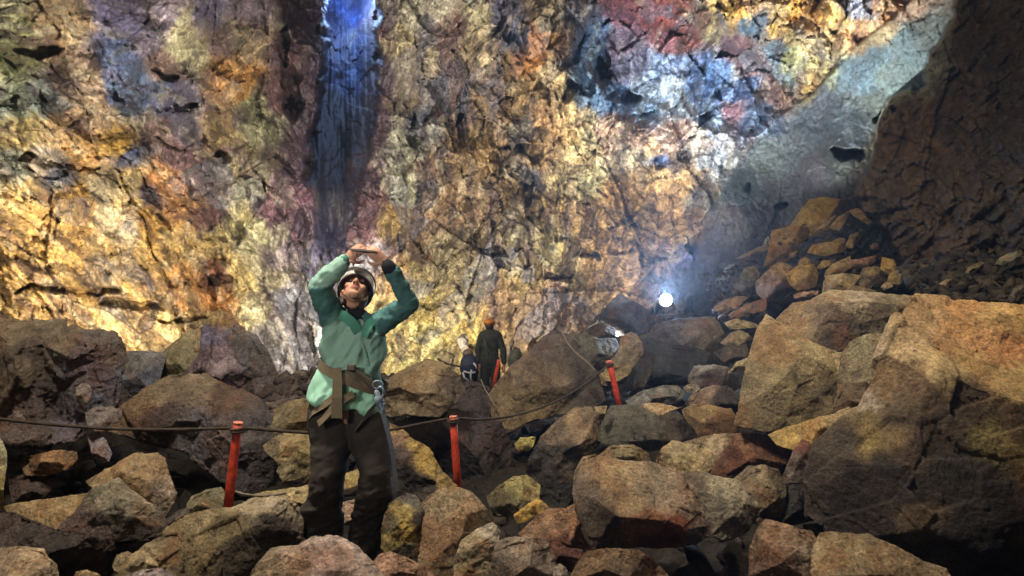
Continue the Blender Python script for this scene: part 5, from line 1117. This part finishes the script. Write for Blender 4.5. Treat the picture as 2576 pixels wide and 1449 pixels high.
def build_far_people():
    D0 = 13.6
    A = lambda x, y, d=0.0: at(x, y, D0 + d)
    root = empty('person', A(1233, 985), 'distant person in an orange helmet and dark olive clothes, seen from behind', 'person')
    R0 = np.array(root.location[:])
    def put(name, me, mat, parent=root):
        put_co(me, co_of(me) - R0); return link(name, me, mat, parent)
    s = Shape()
    s.tube([A(1233,905), A(1233,880), A(1233,845)], [.15,.14,.16], 14, .7)
    s.tube([A(1233,840), A(1232,826)], [.06,.055], 10); s.ball(A(1231,817), (.08,.09,.11))
    for sx, ln in ((-1, [(1211,848),(1202,878),(1203,914)]), (1, [(1256,848),(1266,878),(1268,917)])):
        s.tube([A(*ln[0]), A(*ln[1]), A(*ln[2])], [.055,.045,.035], 10)
        h = A(*ln[2]); s.tube([h, h + np.array([0,0,-.06]), h + np.array([0,-.01,-.10])], [.03,.038,.034], 8, .5)
        for k in range(4): s.tube([h + np.array([(-.027+.018*k),-.01,-.09]), h + np.array([(-.027+.018*k),-.02,-.14]), h + np.array([(-.025+.017*k),0,-.175+.008*abs(k-1.5)])], [.011,.010,.009], 6)
        s.tube([h + np.array([-.03*sx,-.01,-.04]), h + np.array([-.055*sx,-.03,-.085])], [.013,.011], 6)
    s.tube([A(1221,910), A(1220,950), A(1219,995)], [.09,.07,.05], 12); s.tube([A(1243,910), A(1247,950), A(1244,995)], [.09,.07,.05], 12)
    me = s.fused('body', .012, 2); set_col(me, np.repeat(lin('#9a6a52')[None], len(me.vertices), 0))
    skin = plain_mat('skin_far', '#ffffff', rough=.6, var=.1, attr=True); put('body', me, skin)
    s = Shape(); s.tube([A(1233,912), A(1233,880), A(1233,846)], [.175,.165,.19], 16, .72); s.tube([A(1213,846), A(1233,838), A(1254,846)], [.10,.12,.10], 12)
    s.tube([A(1213,848), A(1202,878), A(1203,910)], [.085,.066,.055], 12); s.tube([A(1254,848), A(1266,878), A(1268,912)], [.085,.066,.055], 12)
    s.tube([A(1233,838,.02), A(1232,830,.03)], [.12,.09], 10)
    jk = s.fused('jacket', .016, 3); c = co_of(jk); put_co(jk, c + no_of(jk)*(.018*fbm(c*np.array([5,5,12]), 3, 4))[:, None])
    put('jacket', jk, plain_mat('olive_jacket', '#26271a', rough=.85, scale=50, var=.3))
    s = Shape(); s.tube([A(1222,905), A(1220,950), A(1219,990)], [.12,.095,.085], 14); s.tube([A(1243,905), A(1248,950), A(1245,990)], [.12,.095,.085], 14); s.ball(A(1233,908), (.19,.14,.14))
    put('trousers', s.fused('trousers', .016, 3), plain_mat('dark_olive_trousers', '#1d1d16', rough=.9, scale=50, var=.3))
    s = Shape(); s.ball(A(1231,811), (.120,.138,.080)); s.tube([A(1217,815), A(1231,817,-.10), A(1245,815)], [.016,.016,.016], 8)
    h = s.fused('helmet', .01, 3); s2 = Shape(); s2.ball(A(1231,820,-.01), (.088,.095,.09)); put('hair', s2.mesh('hair'), plain_mat('far_hair', '#1f1712', rough=.8))
    put('helmet', h, plain_mat('orange_helmet_shell', '#a8641a', rough=.55, scale=20, var=.1))
    s = Shape(); s.ribbon([A(1217,852,-.19), A(1222,870,-.19), A(1230,892,-.18)], [1,0,.3], .03, .01); 
    put('harness_strap', s.mesh('harness_strap'), plain_mat('far_webbing', '#4a4438', rough=.9))
    # the crouching person beside
    root = empty('person', A(1181, 958), 'distant crouching person in a navy jacket with pale straps, bent forward', 'person')
    R0 = np.array(root.location[:])
    def put(name, me, mat, parent=root):
        put_co(me, co_of(me) - R0); return link(name, me, mat, parent)
    s = Shape()
    s.tube([A(1182,945), A(1181,920,-.02), A(1180,904,.05)], [.14,.15,.14], 14, .8); s.tube([A(1180,900,.06), A(1178,890,.12)], [.06,.06], 10); s.ball(A(1177,888,.16), (.08,.10,.09))
    s.tube([A(1169,906,.05), A(1164,928,.05), A(1170,945,.2)], [.055,.045,.04], 10); s.tube([A(1193,906,.05), A(1199,928,.05), A(1195,945,.2)], [.055,.045,.04], 10)
    s.tube([A(1175,948), A(1170,938,.25), A(1172,970,.2)], [.09,.075,.06], 10); s.tube([A(1188,948), A(1193,938,.25), A(1190,970,.2)], [.09,.075,.06], 10)
    me = s.fused('body', .014, 2); set_col(me, np.repeat(lin('#9a6a52')[None], len(me.vertices), 0)); put('body', me, skin)
    s = Shape(); s.tube([A(1182,940), A(1181,920,-.02), A(1180,905,.05)], [.175,.185,.17], 16, .8)
    s.tube([A(1169,906,.05), A(1164,928,.05), A(1170,943,.2)], [.08,.07,.06], 10); s.tube([A(1193,906,.05), A(1199,928,.05), A(1195,943,.2)], [.08,.07,.06], 10)
    jk = s.fused('jacket', .016, 3); put('jacket', jk, plain_mat('navy_jacket', '#232840', rough=.7, scale=40, var=.25))
    s = Shape(); s.tube([A(1176,946), A(1170,940,.22), A(1172,966,.2)], [.105,.09,.075], 12); s.tube([A(1188,946), A(1193,940,.22), A(1190,966,.2)], [.105,.09,.075], 12)
    put('trousers', s.fused('trousers', .016, 3), plain_mat('black_trousers', '#1d1d22', rough=.8))
    s = Shape(); s.ball(A(1177,889,.13), (.115,.13,.09)); put('helmet', s.fused('helmet', .012, 2), plain_mat('brown_grey_helmet', '#6a5a4c', rough=.5))
    wb = plain_mat('pale_strap_webbing', '#b4b4b8', rough=.7)
    for pts in ([(1185,958),(1184,944),(1186,930)], [(1164,936),(1168,950),(1180,958)], [(1191,912),(1197,921),(1199,927)], [(1166,934),(1180,938),(1196,936)]):
        s = Shape(); s.ribbon([A(a, b, -.20) for a, b in pts], [1,0,.6], .035, .012); put('harness_strap', s.mesh('harness_strap'), wb)
# ================================================================== LIGHT
def lamp(kind, name, loc, power, col, target=None, angle=60, blend=.6, size=.15):
    l = bpy.data.lights.new(name, kind); l.energy = power; l.color = col
    if kind == 'SPOT': l.spot_size = math.radians(angle); l.spot_blend = blend; l.shadow_soft_size = size
    elif kind == 'AREA': l.shape = 'DISK'; l.size = size
    else: l.shadow_soft_size = size
    o = bpy.data.objects.new(name, l); COL.objects.link(o); o.location = V(loc)
    if target is not None:
        o.rotation_euler = (V(target) - V(loc)).to_track_quat('-Z', 'Y').to_euler()
    return o

WARM, WARM2, COOL, NEUT = (1.0, .88, .68), (1.0, .93, .80), (.72, .86, 1.0), (1.0, .93, .82)
def build_lights(lamp_at, lamp_dir):
    # flood lamps hidden among the boulders, and added fill spots out of view
    lamp('SPOT', 'flood_left_wall', at(330, 905, 11.8), 2300, WARM, at(300, 560, 15), 130, .7, .12)
    lamp('SPOT', 'wall_fill_left', (-8.0, 6.5, 5.2), 7000, WARM2, at(1300, 380, 20), 76, .8, .15)  # unseen spot added to brighten the centre wall from the side
    lamp('SPOT', 'wall_fill_right', (4.0, 6.5, 10.5), 13000, WARM2, at(330, 330, 15), 74, .8, .15)  # unseen spot added high up to brighten the left wall
    lamp('SPOT', 'flood_centre_wall', at(985, 935, 15), 3600, WARM2, at(1080, 520, 21), 130, .8, .15)
    lamp('SPOT', 'flood_far_wall', at(1560, 900, 12.6), 4300, WARM2, at(1480, 420, 19), 95, .8, .15)
    lamp('SPOT', 'flood_alcove', lamp_at + np.array([.1, .5, .8]), 9000, (.68, .84, 1.0), at(1690, 215, 20), 42, .9, .12)
    lamp('SPOT', 'flood_upper_right', at(1930, 520, 13.2), 6500, WARM2, at(2030, 60, 16.5), 85, .8, .12)
    lamp('SPOT', 'wall_fill_front', (-4.2, -1.5, 3.4), 7000, NEUT, at(420, 200, 16), 62, .9, .25)  # added frontal fill from behind the viewer
    # the visible lamp
    lamp('SPOT', 'flood_lamp_beam', lamp_at + lamp_dir*.22, 26000, (.36, .60, 1.0), CAM + np.array([0, 0, 1.0]), 16, 1.0, .1)
    lamp('SPOT', 'flood_lamp_spill', lamp_at + lamp_dir*.22, 420, (.5, .72, 1.0), CAM + np.array([0, 0, .6]), 172, .5, .12)
    # daylight coming down the chimney
    lamp('POINT', 'chimney_daylight', at(885, -5, 32.6), 900, (.40, .60, 1.0), None, size=.6)
    # unseen fill lights added above and around the viewer
    lamp('AREA', 'fill_light_top', (-2.4, 2.8, 7.0), 640, (1.0, .89, .73), (0.8, 6.0, 0.4), size=1.2)
    lamp('SPOT', 'jacket_fill', (-2.3, .6, 2.1), 170, (1.0, .95, .84), at(885, 840, 4.2), 31, 1.0, .06)  # unseen spot added to brighten the jacket
    lamp('AREA', 'fill_light_low', (-1.8, -1.2, 2.6), 28, (1.0, .88, .72), (0, 5.0, 1.2), size=.8)
    lamp('SPOT', 'fill_light_right', (3.6, 4.9, 6.2), 850, (1.0, .84, .58), at(2330, 740, 6.5), 130, .9, .3)

def build_haze():  # thin haze added so that the lamp gets a glow
    me = bpy.data.meshes.new('haze'); bm = bmesh.new(); bmesh.ops.create_cube(bm, size=1); bm.to_mesh(me); bm.free()
    m = bpy.data.materials.new('cave_air'); m.use_nodes = True; nt = m.node_tree
    nt.nodes.remove(nt.nodes['Principled BSDF'])
    v = nt.nodes.new('ShaderNodeVolumePrincipled'); v.inputs['Color'].default_value = (.9, .93, 1, 1)
    v.inputs['Density'].default_value = HAZE; v.inputs['Anisotropy'].default_value = 0.6
    nt.links.new(v.outputs[0], nt.nodes['Material Output'].inputs['Volume'])
    o = link('haze', me, m, smooth=False); o.scale = (150, 150, 76); o.location = (0, 12, 28)
    tag(o, 'faint haze added to the cave air for the lamp glow', 'haze', kind='stuff')
HAZE = 0.0007

def build_world():
    w = bpy.data.worlds.new('World'); SC.world = w; w.use_nodes = True
    nt = w.node_tree; bg = nt.nodes['Background']
    sky = nt.nodes.new('ShaderNodeTexSky'); sky.sky_type = 'NISHITA'; sky.sun_disc = False
    sky.sun_elevation = math.radians(18); sky.sun_rotation = math.radians(140)
    nt.links.new(sky.outputs[0], bg.inputs[0]); bg.inputs[1].default_value = 0.06

def build_camera():
    c = bpy.data.cameras.new('camera'); c.sensor_width = 36; c.lens = 36*FPX/2576; c.clip_end = 500; c.clip_start = .05
    o = bpy.data.objects.new('camera', c); COL.objects.link(o)
    o.location = V(CAM); o.rotation_euler = (math.radians(90) + PITCH, 0, 0); SC.camera = o

def main():
    build_wall(); build_floor(); build_rocks(); build_rubble()
    build_posts(); build_ropes()
    _, lp, ld = build_lamp()
    build_woman(); build_far_people()
    build_lights(lp, ld); build_haze(); build_world(); build_camera()
    SC.view_settings.view_transform = 'Standard'; SC.view_settings.look = 'None'
    SC.view_settings.exposure = 0.0; SC.view_settings.gamma = 1.0
    SC.render.engine = 'CYCLES'
    SC.cycles.use_denoising = True; SC.cycles.denoiser = 'OPENIMAGEDENOISE'
    SC.cycles.max_bounces = 6; SC.cycles.diffuse_bounces = 3; SC.cycles.sample_clamp_indirect = 6
main()
